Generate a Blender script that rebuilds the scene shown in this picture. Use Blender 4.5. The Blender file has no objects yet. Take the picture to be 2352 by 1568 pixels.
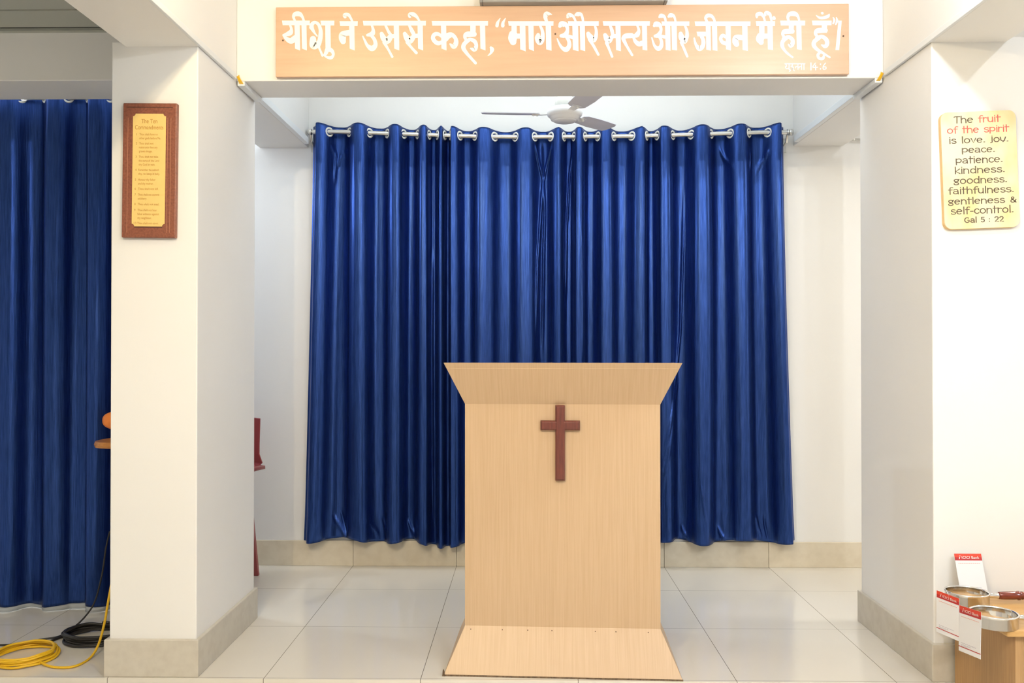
import bpy, bmesh, math, random
import numpy as np
from mathutils import Vector, Matrix
random.seed(7)
SC = bpy.context.scene
COL = SC.collection

# ------------------------------------------------------------------ camera
FPX = 1950.0
PSI, TH = 0.0159, 0.0082
CAM = Vector((0, 0, 1.26))
cd = bpy.data.cameras.new('camera')
cam = bpy.data.objects.new('camera', cd)
COL.objects.link(cam)
cd.sensor_width = 36.0
cd.lens = FPX / 2352 * 36.0
cd.clip_start = 0.02
cam.location = CAM
cam.rotation_euler = (math.pi / 2 + TH, 0, PSI)
SC.camera = cam

# ------------------------------------------------------------------ world, lamps, added fills, exposure
SC.view_settings.view_transform = 'Standard'
SC.view_settings.look = 'None'
SC.view_settings.gamma = 1.0
SC.view_settings.use_curve_mapping = False
SC.view_settings.exposure = 0.07
w = bpy.data.worlds.new('World')
SC.world = w
w.use_nodes = True
w.node_tree.nodes['Background'].inputs[0].default_value = (0.9, 0.95, 1.0, 1)
w.node_tree.nodes['Background'].inputs[1].default_value = 0.10

def point(name, loc, power, color, r=0.03):
    l = bpy.data.lights.new(name, 'POINT')
    l.energy = power; l.color = color; l.shadow_soft_size = r
    o = bpy.data.objects.new(name, l); o.location = loc
    COL.objects.link(o); return o

def area(name, loc, rot, power, color, sx, sy):
    l = bpy.data.lights.new(name, 'AREA')
    l.energy = power; l.color = color; l.shape = 'RECTANGLE'; l.size = sx; l.size_y = sy
    o = bpy.data.objects.new(name, l); o.location = loc; o.rotation_euler = rot
    COL.objects.link(o); return o

WARM = (1.0, 0.80, 0.53)
COOL = (0.90, 0.96, 1.0)
point('warm_lamp', (-0.95, 0.1, 2.78), 114, (1.0, 0.80, 0.50), 0.018)
point('warm_lamp', (-1.0, 2.45, 2.66), 9, (1.0, 0.80, 0.42), 0.02)
point('cool_lamp', (1.31, 0.1, 2.78), 72, (0.90, 0.96, 1.0), 0.018)
point('cool_lamp', (1.33, 2.45, 2.66), 17, (0.84, 0.92, 1.0), 0.02)
point('cool_lamp', (2.18, 0.1, 2.78), 88, (0.88, 0.94, 1.0), 0.018)
point('rear_bay_lamp', (-2.75, 4.50, 2.44), 40, (0.82, 0.92, 1.0), 0.04)
area('bay_uplight', (0.14, 4.12, 2.72), (math.pi, 0, 0), 17, (0.82, 0.93, 1.0), 2.2, 0.15)
area('hall_fill', (-0.70, -1.4, 2.95), (0, 0, 0), 46, (0.84, 0.92, 1.0), 0.8, 4.0)  # unseen fill added behind the camera to raise the ambient level
area('side_bay_fill', (-3.2, 1.2, 2.10), (math.pi, 0, 0), 13, (1.0, 0.98, 0.95), 1.0, 1.0)  # added upward fill, bounces onto the left cross beam and low ceiling
area('right_bay_fill', (3.4, 3.9, 2.7), (0, 0, 0), 36, (1.0, 0.97, 0.90), 0.3, 0.3)  # added out-of-view fill that brightens the right bay and its back wall

# ------------------------------------------------------------------ pixel -> place on a known plane of the room
_F = Vector((-math.sin(PSI) * math.cos(TH), math.cos(PSI) * math.cos(TH), math.sin(TH)))
_R = Vector((math.cos(PSI), math.sin(PSI), 0))
_U = _R.cross(_F)
def at(px, py, x=None, y=None, z=None):
    d = _F + _R * ((px - 1176) / FPX) + _U * ((784 - py) / FPX)
    t = (x - CAM.x) / d.x if x is not None else (y - CAM.y) / d.y if y is not None else (z - CAM.z) / d.z
    return CAM + d * t

# ------------------------------------------------------------------ materials
def mat(name, color, rough=0.5, metal=0.0, spec=0.5, noise=None, bump=None, coat=0.0):
    m = bpy.data.materials.new(name); m.use_nodes = True
    nt = m.node_tree; b = nt.nodes['Principled BSDF']
    b.inputs['Base Color'].default_value = (*color, 1)
    b.inputs['Roughness'].default_value = rough
    b.inputs['Metallic'].default_value = metal
    b.inputs['Specular IOR Level'].default_value = spec
    b.inputs['Coat Weight'].default_value = coat
    b.inputs['Coat Roughness'].default_value = min(.42, rough)
    tc = nt.nodes.new('ShaderNodeTexCoord')
    def noise_tex(scale3, scale, detail=3):
        mp = nt.nodes.new('ShaderNodeMapping'); mp.inputs['Scale'].default_value = scale3
        nt.links.new(tc.outputs['Object'], mp.inputs[0])
        n = nt.nodes.new('ShaderNodeTexNoise'); n.inputs['Scale'].default_value = scale
        n.inputs['Detail'].default_value = detail
        nt.links.new(mp.outputs[0], n.inputs['Vector']); return n
    if noise:                                  # (scale3, scale, second colour, low, high)
        n = noise_tex(noise[0], noise[1])
        r = nt.nodes.new('ShaderNodeMapRange')
        r.inputs[1].default_value = noise[3]; r.inputs[2].default_value = noise[4]
        nt.links.new(n.outputs[0], r.inputs[0])
        mx = nt.nodes.new('ShaderNodeMix'); mx.data_type = 'RGBA'
        mx.inputs[6].default_value = (*color, 1); mx.inputs[7].default_value = (*noise[2], 1)
        nt.links.new(r.outputs[0], mx.inputs[0])
        nt.links.new(mx.outputs[2], b.inputs['Base Color'])
    if bump:                                   # (scale3, scale, strength, distance)
        n = noise_tex(bump[0], bump[1])
        bp = nt.nodes.new('ShaderNodeBump'); bp.inputs['Strength'].default_value = bump[2]
        bp.inputs['Distance'].default_value = bump[3]
        nt.links.new(n.outputs[0], bp.inputs['Height'])
        nt.links.new(bp.outputs[0], b.inputs['Normal'])
    return m

def srgb(r, g, b):
    return tuple((c / 255 / 12.92) if c / 255 <= 0.04045 else ((c / 255 + 0.055) / 1.055) ** 2.4 for c in (r, g, b))

M = {}
M['wall'] = mat('wall_paint', (0.86, 0.845, 0.82), 0.55, noise=((1, 1, 1), 1.3, (0.835, 0.82, 0.795), .35, .7), bump=((1, 1, 1), 60, .06, .002))
M['pillar'] = M['wall']
M['ceiling'] = mat('ceiling_paint', (0.86, 0.86, 0.85), 0.7)
M['hall'] = mat('hall_paint', (0.86, 0.85, 0.84), 0.7)
M['base'] = mat('skirting_tile', srgb(203, 196, 182), 0.35, noise=((1, 1, 1), 25, srgb(195, 187, 173), .4, .7))
M['nosing'] = mat('stage_edge_stone', srgb(178, 170, 155), 0.4, noise=((1, 1, 1), 30, srgb(160, 152, 138), .4, .7))
M['pvc'] = mat('white_pvc', (0.80, 0.82, 0.83), 0.4)
M['black'] = mat('dark_groove', (0.012, 0.012, 0.013), 0.8)
M['brown_groove'] = mat('brown_groove', (0.10, 0.065, 0.04), 0.7)
M['panel'] = mat('grey_ceiling_panel', (0.42, 0.43, 0.38), 0.6)
M['lam'] = mat('beige_laminate', srgb(200, 170, 136), 0.42, noise=((55, 1.5, 1.2), 4.0, srgb(192, 161, 126), .35, .72))
M['edge'] = mat('chipboard_edge', srgb(120, 98, 74), 0.8, noise=((1, 1, 1), 90, srgb(90, 72, 54), .4, .6))
M['cross'] = mat('red_brown_wood', srgb(112, 56, 44), 0.35, noise=((40, 40, 4), 4.0, srgb(88, 40, 32), .35, .7), coat=.2)
M['board'] = mat('salmon_wood_board', srgb(208, 168, 134), 0.40, spec=.8, coat=.5, noise=((1, 1, 14), 3.0, srgb(201, 159, 125), .35, .7))
M['boardedge'] = mat('board_edge', srgb(190, 128, 74), 0.5)
M['white'] = mat('white_paint_lettering', (0.88, 0.88, 0.87), 0.4)
M['screw'] = mat('dark_screw', srgb(92, 66, 48), 0.4, metal=.4)
M['steel'] = mat('brushed_steel', (0.72, 0.71, 0.68), 0.28, metal=1.0)
M['chrome'] = mat('polished_chrome', (0.80, 0.79, 0.77), 0.10, metal=1.0)
M['ivory'] = mat('ivory_plastic', (0.80, 0.79, 0.72), 0.3)
M['fan'] = mat('white_enamel', (0.90, 0.90, 0.92), 0.3)
M['fanb'] = mat('lilac_white_blade', (0.78, 0.77, 0.84), 0.35)
M['plaque_wood'] = mat('plaque_brown_wood', srgb(142, 84, 62), 0.4, noise=((1, 1, 1), 130, srgb(118, 66, 48), .35, .7))
M['plaque_gold'] = mat('plaque_yellow_plate', srgb(232, 200, 122), 0.4)
M['gold_text'] = mat('gold_text', srgb(196, 140, 66), 0.5)
M['groove'] = mat('plaque_groove', srgb(78, 42, 32), 0.6)
M['cream'] = mat('cream_plaque', srgb(238, 226, 188), 0.4, noise=((1.6, 1, 1), 5.0, srgb(234, 208, 142), .42, .66))
M['plaque_side'] = mat('plaque_side_wood', srgb(214, 178, 122), 0.5)
M['text_dark'] = mat('dark_brown_text', srgb(96, 78, 58), 0.5)
M['text_red'] = mat('red_text', srgb(214, 96, 84), 0.5)
M['red_plastic'] = mat('dark_red_plastic', srgb(140, 58, 58), 0.35)
M['orange'] = mat('orange_vinyl', srgb(244, 140, 56), 0.35)
M['wood'] = mat('varnished_wood', srgb(196, 134, 66), 0.35, noise=((1, 40, 40), 4, srgb(172, 110, 50), .35, .7))
M['tablewood'] = mat('table_teak', srgb(206, 164, 104), 0.4, noise=((3, 40, 40), 3, srgb(190, 144, 84), .35, .7))
M['tableside'] = mat('table_side_veneer', srgb(184, 146, 100), 0.5, noise=((60, 60, 2), 3, srgb(168, 130, 86), .35, .7))
M['turned'] = mat('turned_red_wood', srgb(128, 52, 30), 0.2, noise=((6, 40, 40), 3, srgb(96, 34, 20), .35, .7), coat=.6)
M['card'] = mat('white_card', (0.80, 0.80, 0.82), 0.35)
M['card_red'] = mat('orange_red_print', srgb(214, 66, 42), 0.4)
M['card_maroon'] = mat('maroon_print', srgb(178, 38, 40), 0.4)
M['print_grey'] = mat('grey_print', srgb(178, 176, 190), 0.5)
M['print_red'] = mat('pale_red_print', srgb(226, 150, 140), 0.5)
M['yellow_cable'] = mat('yellow_cable_sheath', srgb(232, 184, 30), 0.4)
M['black_cable'] = mat('black_cable_sheath', srgb(34, 31, 30), 0.45)
M['lining'] = mat('pale_curtain_lining', (0.55, 0.58, 0.60), 0.8)
M['metal_leg'] = mat('dark_metal', (0.08, 0.08, 0.085), 0.4, metal=.8)

def curtain_material():
    m = bpy.data.materials.new('blue_satin_cloth'); m.use_nodes = True
    nt = m.node_tree; b = nt.nodes['Principled BSDF']
    b.inputs['Roughness'].default_value = 0.36
    b.inputs['Metallic'].default_value = 0.88
    b.inputs['Anisotropic'].default_value = 0.0
    b.inputs['Sheen Weight'].default_value = 0.0
    tc = nt.nodes.new('ShaderNodeTexCoord')
    def nz(s3, sc, det):
        mp = nt.nodes.new('ShaderNodeMapping'); mp.inputs['Scale'].default_value = s3
        nt.links.new(tc.outputs['Object'], mp.inputs[0])
        n = nt.nodes.new('ShaderNodeTexNoise'); n.inputs['Scale'].default_value = sc; n.inputs['Detail'].default_value = det
        nt.links.new(mp.outputs[0], n.inputs['Vector']); return n
    n = nz((90, 90, 2.2), 4.0, 4)
    mx = nt.nodes.new('ShaderNodeMix'); mx.data_type = 'RGBA'
    r = nt.nodes.new('ShaderNodeMapRange'); r.inputs[1].default_value = .3; r.inputs[2].default_value = .7
    nt.links.new(n.outputs[0], r.inputs[0]); nt.links.new(r.outputs[0], mx.inputs[0])
    mx.inputs[6].default_value = (0.0135, 0.040, 0.172, 1)
    mx.inputs[7].default_value = (0.034, 0.080, 0.30, 1)
    nt.links.new(mx.outputs[2], b.inputs['Base Color'])
    n2 = nz((60, 60, 1.6), 3.0, 3)
    bp = nt.nodes.new('ShaderNodeBump'); bp.inputs['Strength'].default_value = .22; bp.inputs['Distance'].default_value = .004
    nt.links.new(n2.outputs[0], bp.inputs['Height']); nt.links.new(bp.outputs[0], b.inputs['Normal'])
    return m
M['curtain'] = curtain_material()

def tile_floor():
    m = bpy.data.materials.new('polished_floor_tile'); m.use_nodes = True
    nt = m.node_tree; b = nt.nodes['Principled BSDF']; L = nt.links
    b.inputs['Roughness'].default_value = 0.13
    b.inputs['Specular IOR Level'].default_value = 0.6
    tc = nt.nodes.new('ShaderNodeTexCoord'); sp = nt.nodes.new('ShaderNodeSeparateXYZ')
    L.new(tc.outputs['Object'], sp.inputs[0])
    def line(out, off, half):
        a = nt.nodes.new('ShaderNodeMath'); a.operation = 'ADD'; a.inputs[1].default_value = 600.3 - off; L.new(out, a.inputs[0])
        q = nt.nodes.new('ShaderNodeMath'); q.operation = 'MODULO'; q.inputs[1].default_value = 0.6; L.new(a.outputs[0], q.inputs[0])
        c = nt.nodes.new('ShaderNodeMath'); c.operation = 'SUBTRACT'; c.inputs[1].default_value = 0.3; L.new(q.outputs[0], c.inputs[0])
        d = nt.nodes.new('ShaderNodeMath'); d.operation = 'ABSOLUTE'; L.new(c.outputs[0], d.inputs[0])
        e = nt.nodes.new('ShaderNodeMath'); e.operation = 'LESS_THAN'; e.inputs[1].default_value = half; L.new(d.outputs[0], e.inputs[0])
        return e
    lx = line(sp.outputs[0], 0.2, .0012); ly = line(sp.outputs[1], 3.845, .0010)
    mxl = nt.nodes.new('ShaderNodeMath'); mxl.operation = 'MAXIMUM'; L.new(lx.outputs[0], mxl.inputs[0]); L.new(ly.outputs[0], mxl.inputs[1])
    n = nt.nodes.new('ShaderNodeTexNoise'); n.inputs['Scale'].default_value = 2.2; n.inputs['Detail'].default_value = 4
    L.new(tc.outputs['Object'], n.inputs['Vector'])
    c1 = nt.nodes.new('ShaderNodeMix'); c1.data_type = 'RGBA'
    c1.inputs[6].default_value = (*srgb(226, 220, 208), 1); c1.inputs[7].default_value = (*srgb(219, 212, 200), 1)
    L.new(n.outputs[0], c1.inputs[0])
    c2 = nt.nodes.new('ShaderNodeMix'); c2.data_type = 'RGBA'
    L.new(mxl.outputs[0], c2.inputs[0]); L.new(c1.outputs[2], c2.inputs[6]); c2.inputs[7].default_value = (*srgb(120, 112, 98), 1)
    L.new(c2.outputs[2], b.inputs['Base Color'])
    return m
M['floor'] = tile_floor()

# ------------------------------------------------------------------ mesh helpers
def link(name, me, m, parent=None, smooth=False):
    o = bpy.data.objects.new(name, me); COL.objects.link(o)
    ms = m if isinstance(m, (list, tuple)) else [m]
    for k in ms: me.materials.append(k)
    if smooth:
        for p in me.polygons: p.use_smooth = True
    if parent is not None:
        o.parent = parent
        bpy.context.view_layer.update()
    return o

def obj(name, bm, m, parent=None, smooth=False, bevel=0, seg=2):
    bmesh.ops.recalc_face_normals(bm, faces=bm.faces)
    me = bpy.data.meshes.new(name); bm.to_mesh(me); bm.free()
    o = link(name, me, m, parent, smooth)
    if bevel:
        md = o.modifiers.new('bevel', 'BEVEL'); md.width = bevel; md.segments = seg; md.limit_method = 'ANGLE'
        md.harden_normals = False
    return o

def box(bm, x0, x1, y0, y1, z0, z1, mi=0):
    v = [bm.verts.new(p) for p in ((x0, y0, z0), (x1, y0, z0), (x1, y1, z0), (x0, y1, z0), (x0, y0, z1), (x1, y0, z1), (x1, y1, z1), (x0, y1, z1))]
    for f in ((0, 3, 2, 1), (4, 5, 6, 7), (0, 1, 5, 4), (1, 2, 6, 5), (2, 3, 7, 6), (3, 0, 4, 7)):
        bm.faces.new([v[i] for i in f]).material_index = mi
    return bm

def nbox(*a): return box(bmesh.new(), *a)

def hexa(bm, bottom, top):
    """closed solid between two quads of four points each"""
    v = [bm.verts.new(p) for p in list(bottom) + list(top)]
    for f in ((0, 3, 2, 1), (4, 5, 6, 7), (0, 1, 5, 4), (1, 2, 6, 5), (2, 3, 7, 6), (3, 0, 4, 7)):
        bm.faces.new([v[i] for i in f])
    return bm

def tube(bm, pts, r, n=10, cap=True):
    pts = [Vector(p) for p in pts]; rings = []
    rs = r if isinstance(r, (list, tuple)) else [r] * len(pts)
    up = Vector((0, 0, 1)); prev = None
    for i, p in enumerate(pts):
        t = (pts[min(i + 1, len(pts) - 1)] - pts[max(i - 1, 0)]).normalized()
        if prev is None:
            a = up if abs(t.dot(up)) < .9 else Vector((1, 0, 0))
            u = t.cross(a).normalized()
        else:
            u = (prev - t * prev.dot(t)).normalized()
        prev = u; v = t.cross(u)
        rings.append([bm.verts.new(p + (u * math.cos(2 * math.pi * k / n) + v * math.sin(2 * math.pi * k / n)) * rs[i]) for k in range(n)])
    for a, b in zip(rings, rings[1:]):
        for k in range(n): bm.faces.new((a[k], a[(k + 1) % n], b[(k + 1) % n], b[k]))
    if cap:
        bm.faces.new(rings[0]); bm.faces.new(rings[-1][::-1])
    return bm

def lathe(bm, prof, n=32, mtx=Matrix()):
    """profile of (radius, z) turned about z, moved by mtx"""
    rings = []
    for r, z in prof:
        if r < 1e-6: rings.append([bm.verts.new(mtx @ Vector((0, 0, z)))])
        else: rings.append([bm.verts.new(mtx @ Vector((r * math.cos(2 * math.pi * k / n), r * math.sin(2 * math.pi * k / n), z))) for k in range(n)])
    for a, b in zip(rings, rings[1:]):
        for k in range(n):
            j = (k + 1) % n
            if len(a) == 1: bm.faces.new((a[0], b[j], b[k]))
            elif len(b) == 1: bm.faces.new((a[k], a[j], b[0]))
            else: bm.faces.new((a[k], a[j], b[j], b[k]))
    return bm

def torus(bm, c, R, r, axis='x', n=28, k=8, tilt=Matrix()):
    rings = []
    for i in range(n):
        a = 2 * math.pi * i / n; ring = []
        for j in range(k):
            t = 2 * math.pi * j / k
            p = Vector((r * .8 * math.sin(t), (R + r * math.cos(t)) * math.cos(a), (R + r * math.cos(t)) * math.sin(a)))
            ring.append(bm.verts.new(Vector(c) + tilt @ p))
        rings.append(ring)
    for i in range(n):
        for j in range(k):
            bm.faces.new((rings[i][j], rings[(i + 1) % n][j], rings[(i + 1) % n][(j + 1) % k], rings[i][(j + 1) % k]))
    return bm

def crom(pts, sub):
    """Catmull-Rom through tuples of any length"""
    P = [np.array(p, float) for p in pts]
    if len(P) < 3: return [P[0] + (P[-1] - P[0]) * t for t in np.linspace(0, 1, sub + 1)]
    out = []
    for i in range(len(P) - 1):
        a, b, c, d = P[max(i - 1, 0)], P[i], P[i + 1], P[min(i + 2, len(P) - 1)]
        for t in np.arange(sub) / sub:
            out.append(.5 * (2 * b + (c - a) * t + (2 * a - 5 * b + 4 * c - d) * t * t + (3 * b - a - 3 * c + d) * t ** 3))
    out.append(P[-1]); return out

def thing(name, label, cat, loc=(0, 0, 0), rotz=0, group=None):
    o = bpy.data.objects.new(name, None); COL.objects.link(o)
    o.empty_display_size = .1
    o.location = loc; o.rotation_euler = (0, 0, rotz)
    o['label'] = label; o['category'] = cat
    if group: o['group'] = group
    return o

def tag(o, label, cat, group=None):
    o['label'] = label; o['category'] = cat
    if group: o['group'] = group
    return o

def struct(name, bm, m, label, cat, bevel=0, seg=2, parent=None):
    o = obj(name, bm, m, parent, bevel=bevel, seg=seg)
    o['kind'] = 'structure'; o['label'] = label; o['category'] = cat
    return o

# ------------------------------------------------------------------ the room
YB = 4.93            # back wall
YE = 3.233           # stage edge
ZC = 3.0             # ceiling
ZH = -0.40           # hall floor below the stage
XL, XR = -4.6, 4.6
YF = -6.0
struct('floor', nbox(XL, XR, YE, YB + .1, -.05, 0), M['floor'], 'glossy beige tiled stage floor', 'floor')
bm = bmesh.new(); box(bm, XL, XR, YE + .012, YE + .08, ZH, -.052)
struct('trim_1', bm, M['nosing'], 'grey stone riser under the front edge of the stage', 'stage riser')
struct('floor_hall', nbox(XL, XR, YF, YE + .04, ZH - .1, ZH), M['floor'], 'lower tiled hall floor in front of the stage', 'floor')
struct('wall_back', nbox(XL, XR, YB, YB + .15, -.1, ZC), M['wall'], 'white back wall behind the blue curtains', 'wall')
struct('wall_left', nbox(XL - .15, XL, YF, YB + .15, ZH - .1, ZC), M['hall'], 'side wall of the left bay', 'wall')
struct('wall_right', nbox(XR, XR + .15, YF, YB + .15, ZH - .1, ZC), M['hall'], 'side wall of the right bay', 'wall')
struct('wall_front', nbox(XL, XR, YF - .15, YF, ZH - .1, ZC), M['hall'], 'far wall of the hall behind the viewer', 'wall')
struct('ceiling', nbox(XL - .15, XR + .15, YF - .15, YB + .15, ZC, ZC + .1), M['ceiling'], 'white ceiling above the stage', 'ceiling')

# pillars
PX = {'left': (-1.605, -1.268), 'right': (1.551, 1.905)}
PY = (3.26, 3.955)
ZB = 2.43            # underside of the beams
for side in ('left', 'right'):
    x0, x1 = PX[side]
    struct('wall_pillar_' + side, nbox(x0, x1, PY[0], PY[1], 0, ZB + .02), M['pillar'],
           'white square pillar on the %s of the stage with a %s' % (side, 'framed brown plaque' if side == 'left' else 'cream verse plaque'), 'pillar', bevel=.004)
    struct('baseboard_' + side, nbox(x0 - .014, x1 + .014, PY[0] - .018, PY[1] + .014, 0, .142), M['base'],
           'grey tile skirting around the foot of the %s pillar' % side, 'skirting', bevel=.003)
# beams: lengthwise over each pillar, and one across
struct('wall_beam_left', nbox(-1.552, -1.266, YF, YB, ZB, ZC), M['wall'], 'white ceiling beam running over the left pillar', 'beam', bevel=.004)
struct('wall_beam_right', nbox(1.549, 1.836, YF, YB, ZB, ZC), M['wall'], 'white ceiling beam running over the right pillar', 'beam', bevel=.004)
struct('wall_beam_back', nbox(-1.266, 1.549, 3.69, 3.94, ZB, ZC), M['wall'], 'white cross beam that carries the lettered board', 'beam', bevel=.004)
struct('wall_beam_side', nbox(XL, -1.552, 3.67, 3.95, ZB, ZC), M['wall'], 'white cross beam above the dark curtain left of the pillar', 'beam', bevel=.004)
# back wall skirting, in tile lengths
M['base_back'] = mat('cream_skirting_tile', srgb(222, 211, 190), 0.3, noise=((1, 1, 1), 20, srgb(215, 203, 181), .4, .7))
bm = bmesh.new()
xs = [XL] + [0.2 + .6 * k for k in range(-7, 8)] + [XR]
for a, b in zip(xs, xs[1:]): box(bm, a + .0008, b - .0008, YB - .012, YB + .01, 0, .146)
struct('baseboard_back', bm, M['base_back'], 'pale tile skirting along the foot of the back wall', 'skirting', bevel=.002)

# low grooved ceiling of the left bay
bm = bmesh.new()
zc = 2.64
box(bm, XL, -1.552, 3.645, 3.67, zc, zc + .05, 0)
box(bm, XL, -1.552, 3.605, 3.645, zc + .012, zc + .05, 1)
box(bm, XL, -1.552, 3.43, 3.605, zc, zc + .05, 0)
box(bm, XL, -1.552, 3.415, 3.43, zc + .006, zc + .05, 2)
box(bm, XL, -1.552, 1.5, 3.415, zc, zc + .05, 0)
struct('ceiling_panel', bm, [M['panel'], M['black'], M['brown_groove']], 'grooved grey false ceiling of the left bay', 'ceiling')

# ------------------------------------------------------------------ cable trunking on the beams
def trunking(side):
    s = 1 if side == 'left' else -1
    x = -1.266 if side == 'left' else 1.549
    t = thing('cable_trunking', 'white cable trunking along the lower edge of the %s beam with yellow wire ends' % side, 'cable trunking',
              (x, 3.69, ZB), group='cable trunking on the beams')
    def seg(y0, y1, xa, xb, z0, z1):
        bm = nbox(min(xa, xb), max(xa, xb), y0 - 3.69, y1 - 3.69, z0, z1)
        return obj('trunk_section', bm, M['pvc'], t, bevel=.002)
    seg(0.6, 3.66, 0, s * .012, -.002, .022)
    seg(3.69, 3.94, s * .004, s * .036, -.020, 0)
    seg(3.955, YB - .10, 0, s * .026, .0, .036)
    seg(3.955, YB - .10, 0, s * .010, .037, .044)
    bm = bmesh.new()
    for k in range(3):
        p = [(s * (.008 + .005 * k), -.022, .014 + .003 * k), (s * (.012 + .004 * k), -.018, .008), (s * (.016 + .006 * k), -.004, -.010), (s * (.018 + .006 * k), .01, -.010)]
        tube(bm, crom(p, 6), .0022, 6)
    o = obj('wire_end', bm, M['yellow_cable'], t, smooth=True); o['label'] = 'yellow wire ends at the open trunking joint'
trunking('left'); trunking('right')

# ------------------------------------------------------------------ curtains
RY = YB - .072       # rod plane
ROD = []
for _x, _y in ((716, 303), (780, 303), (930, 308), (1160, 314.5), (1430, 313), (1560, 310), (1740, 304.5), (1812, 304)):
    _p = at(_x, _y, y=RY); ROD.append((_p.x, _p.z))
def rod_z(x):
    return float(np.interp(x, [p[0] for p in ROD], [p[1] for p in ROD]))
t = thing('curtain_rod', 'brushed steel rod carrying the blue curtains on the back wall', 'curtain rod', (-.116, RY, 2.457))
def loc(p, o): return Vector(p) - o.location
tube_pts = [Vector((x, RY, z)) - t.location for x, z in crom(ROD, 8)]
obj('rod', tube(bmesh.new(), tube_pts, .0125, 16), M['steel'], t, smooth=True)
for x, s in ((ROD[0][0], -1), (ROD[-1][0], 1)):
    bm = lathe(bmesh.new(), [(0, 0), (.016, 0), (.019, .004), (.019, .018), (.014, .023), (0, .023)], 20,
               Matrix.Translation(Vector((x, RY, rod_z(x))) - t.location) @ Matrix.Rotation(s * math.pi / 2, 4, 'Y'))
    obj('finial', bm, M['steel'], t, smooth=True)
for x in (ROD[0][0] - .008, ROD[-1][0] - .008):
    z = rod_z(x); bm = bmesh.new()
    tube(bm, [loc((x, RY, z - .012), t), loc((x, RY + .02, z - .05), t), loc((x, YB - .008, z - .06), t)], .007, 8)
    box(bm, x - .012 - t.location.x, x + .012 - t.location.x, YB - .008 - RY, YB - RY, z - .10 - t.location.z, z - .02 - t.location.z)
    torus(bm, loc((x, RY, z), t), .015, .004)
    obj('bracket', bm, M['steel'], t, smooth=False)

rp = at(1962, 320, y=YB - .04)
t = thing('curtain_rod', 'short pale rod end on the back wall beside the right pillar, under the beam', 'curtain rod', (rp.x, YB, rp.z))
obj('rod', tube(bmesh.new(), [(0, -.04, 0), (1.2, -.04, 0)], .0075, 12), M['steel'], t, smooth=True)
obj('end_knob', lathe(bmesh.new(), [(0, -.012), (.009, -.010), (.010, 0), (.0075, .002)], 14, Matrix.Translation((0, -.04, 0)) @ Matrix.Rotation(math.pi / 2, 4, 'Y')), M['steel'], t, smooth=True)
for x in (.12, 1.1): obj('bracket', tube(bmesh.new(), [(x, -.04, -.004), (x, 0, -.012)], .005, 8), M['steel'], t)

def gaussline(X, Z, pts, wid):
    """distance falloff of grid points to a polyline in x-z"""
    best = np.full(X.shape, 1e9); tt = np.zeros(X.shape)
    n = len(pts) - 1
    for i in range(n):
        a, b = np.array(pts[i]), np.array(pts[i + 1]); d = b - a; L = (d ** 2).sum()
        t = np.clip(((X - a[0]) * d[0] + (Z - a[1]) * d[1]) / L, 0, 1)
        dist = np.hypot(X - a[0] - t * d[0], Z - a[1] - t * d[1])
        m = dist < best; best[m] = dist[m]; tt[m] = (i + t[m]) / n
    fade = np.clip(np.minimum(tt, 1 - tt) * 5, 0, 1)
    return np.exp(-(best / wid) ** 2) * fade

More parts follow.
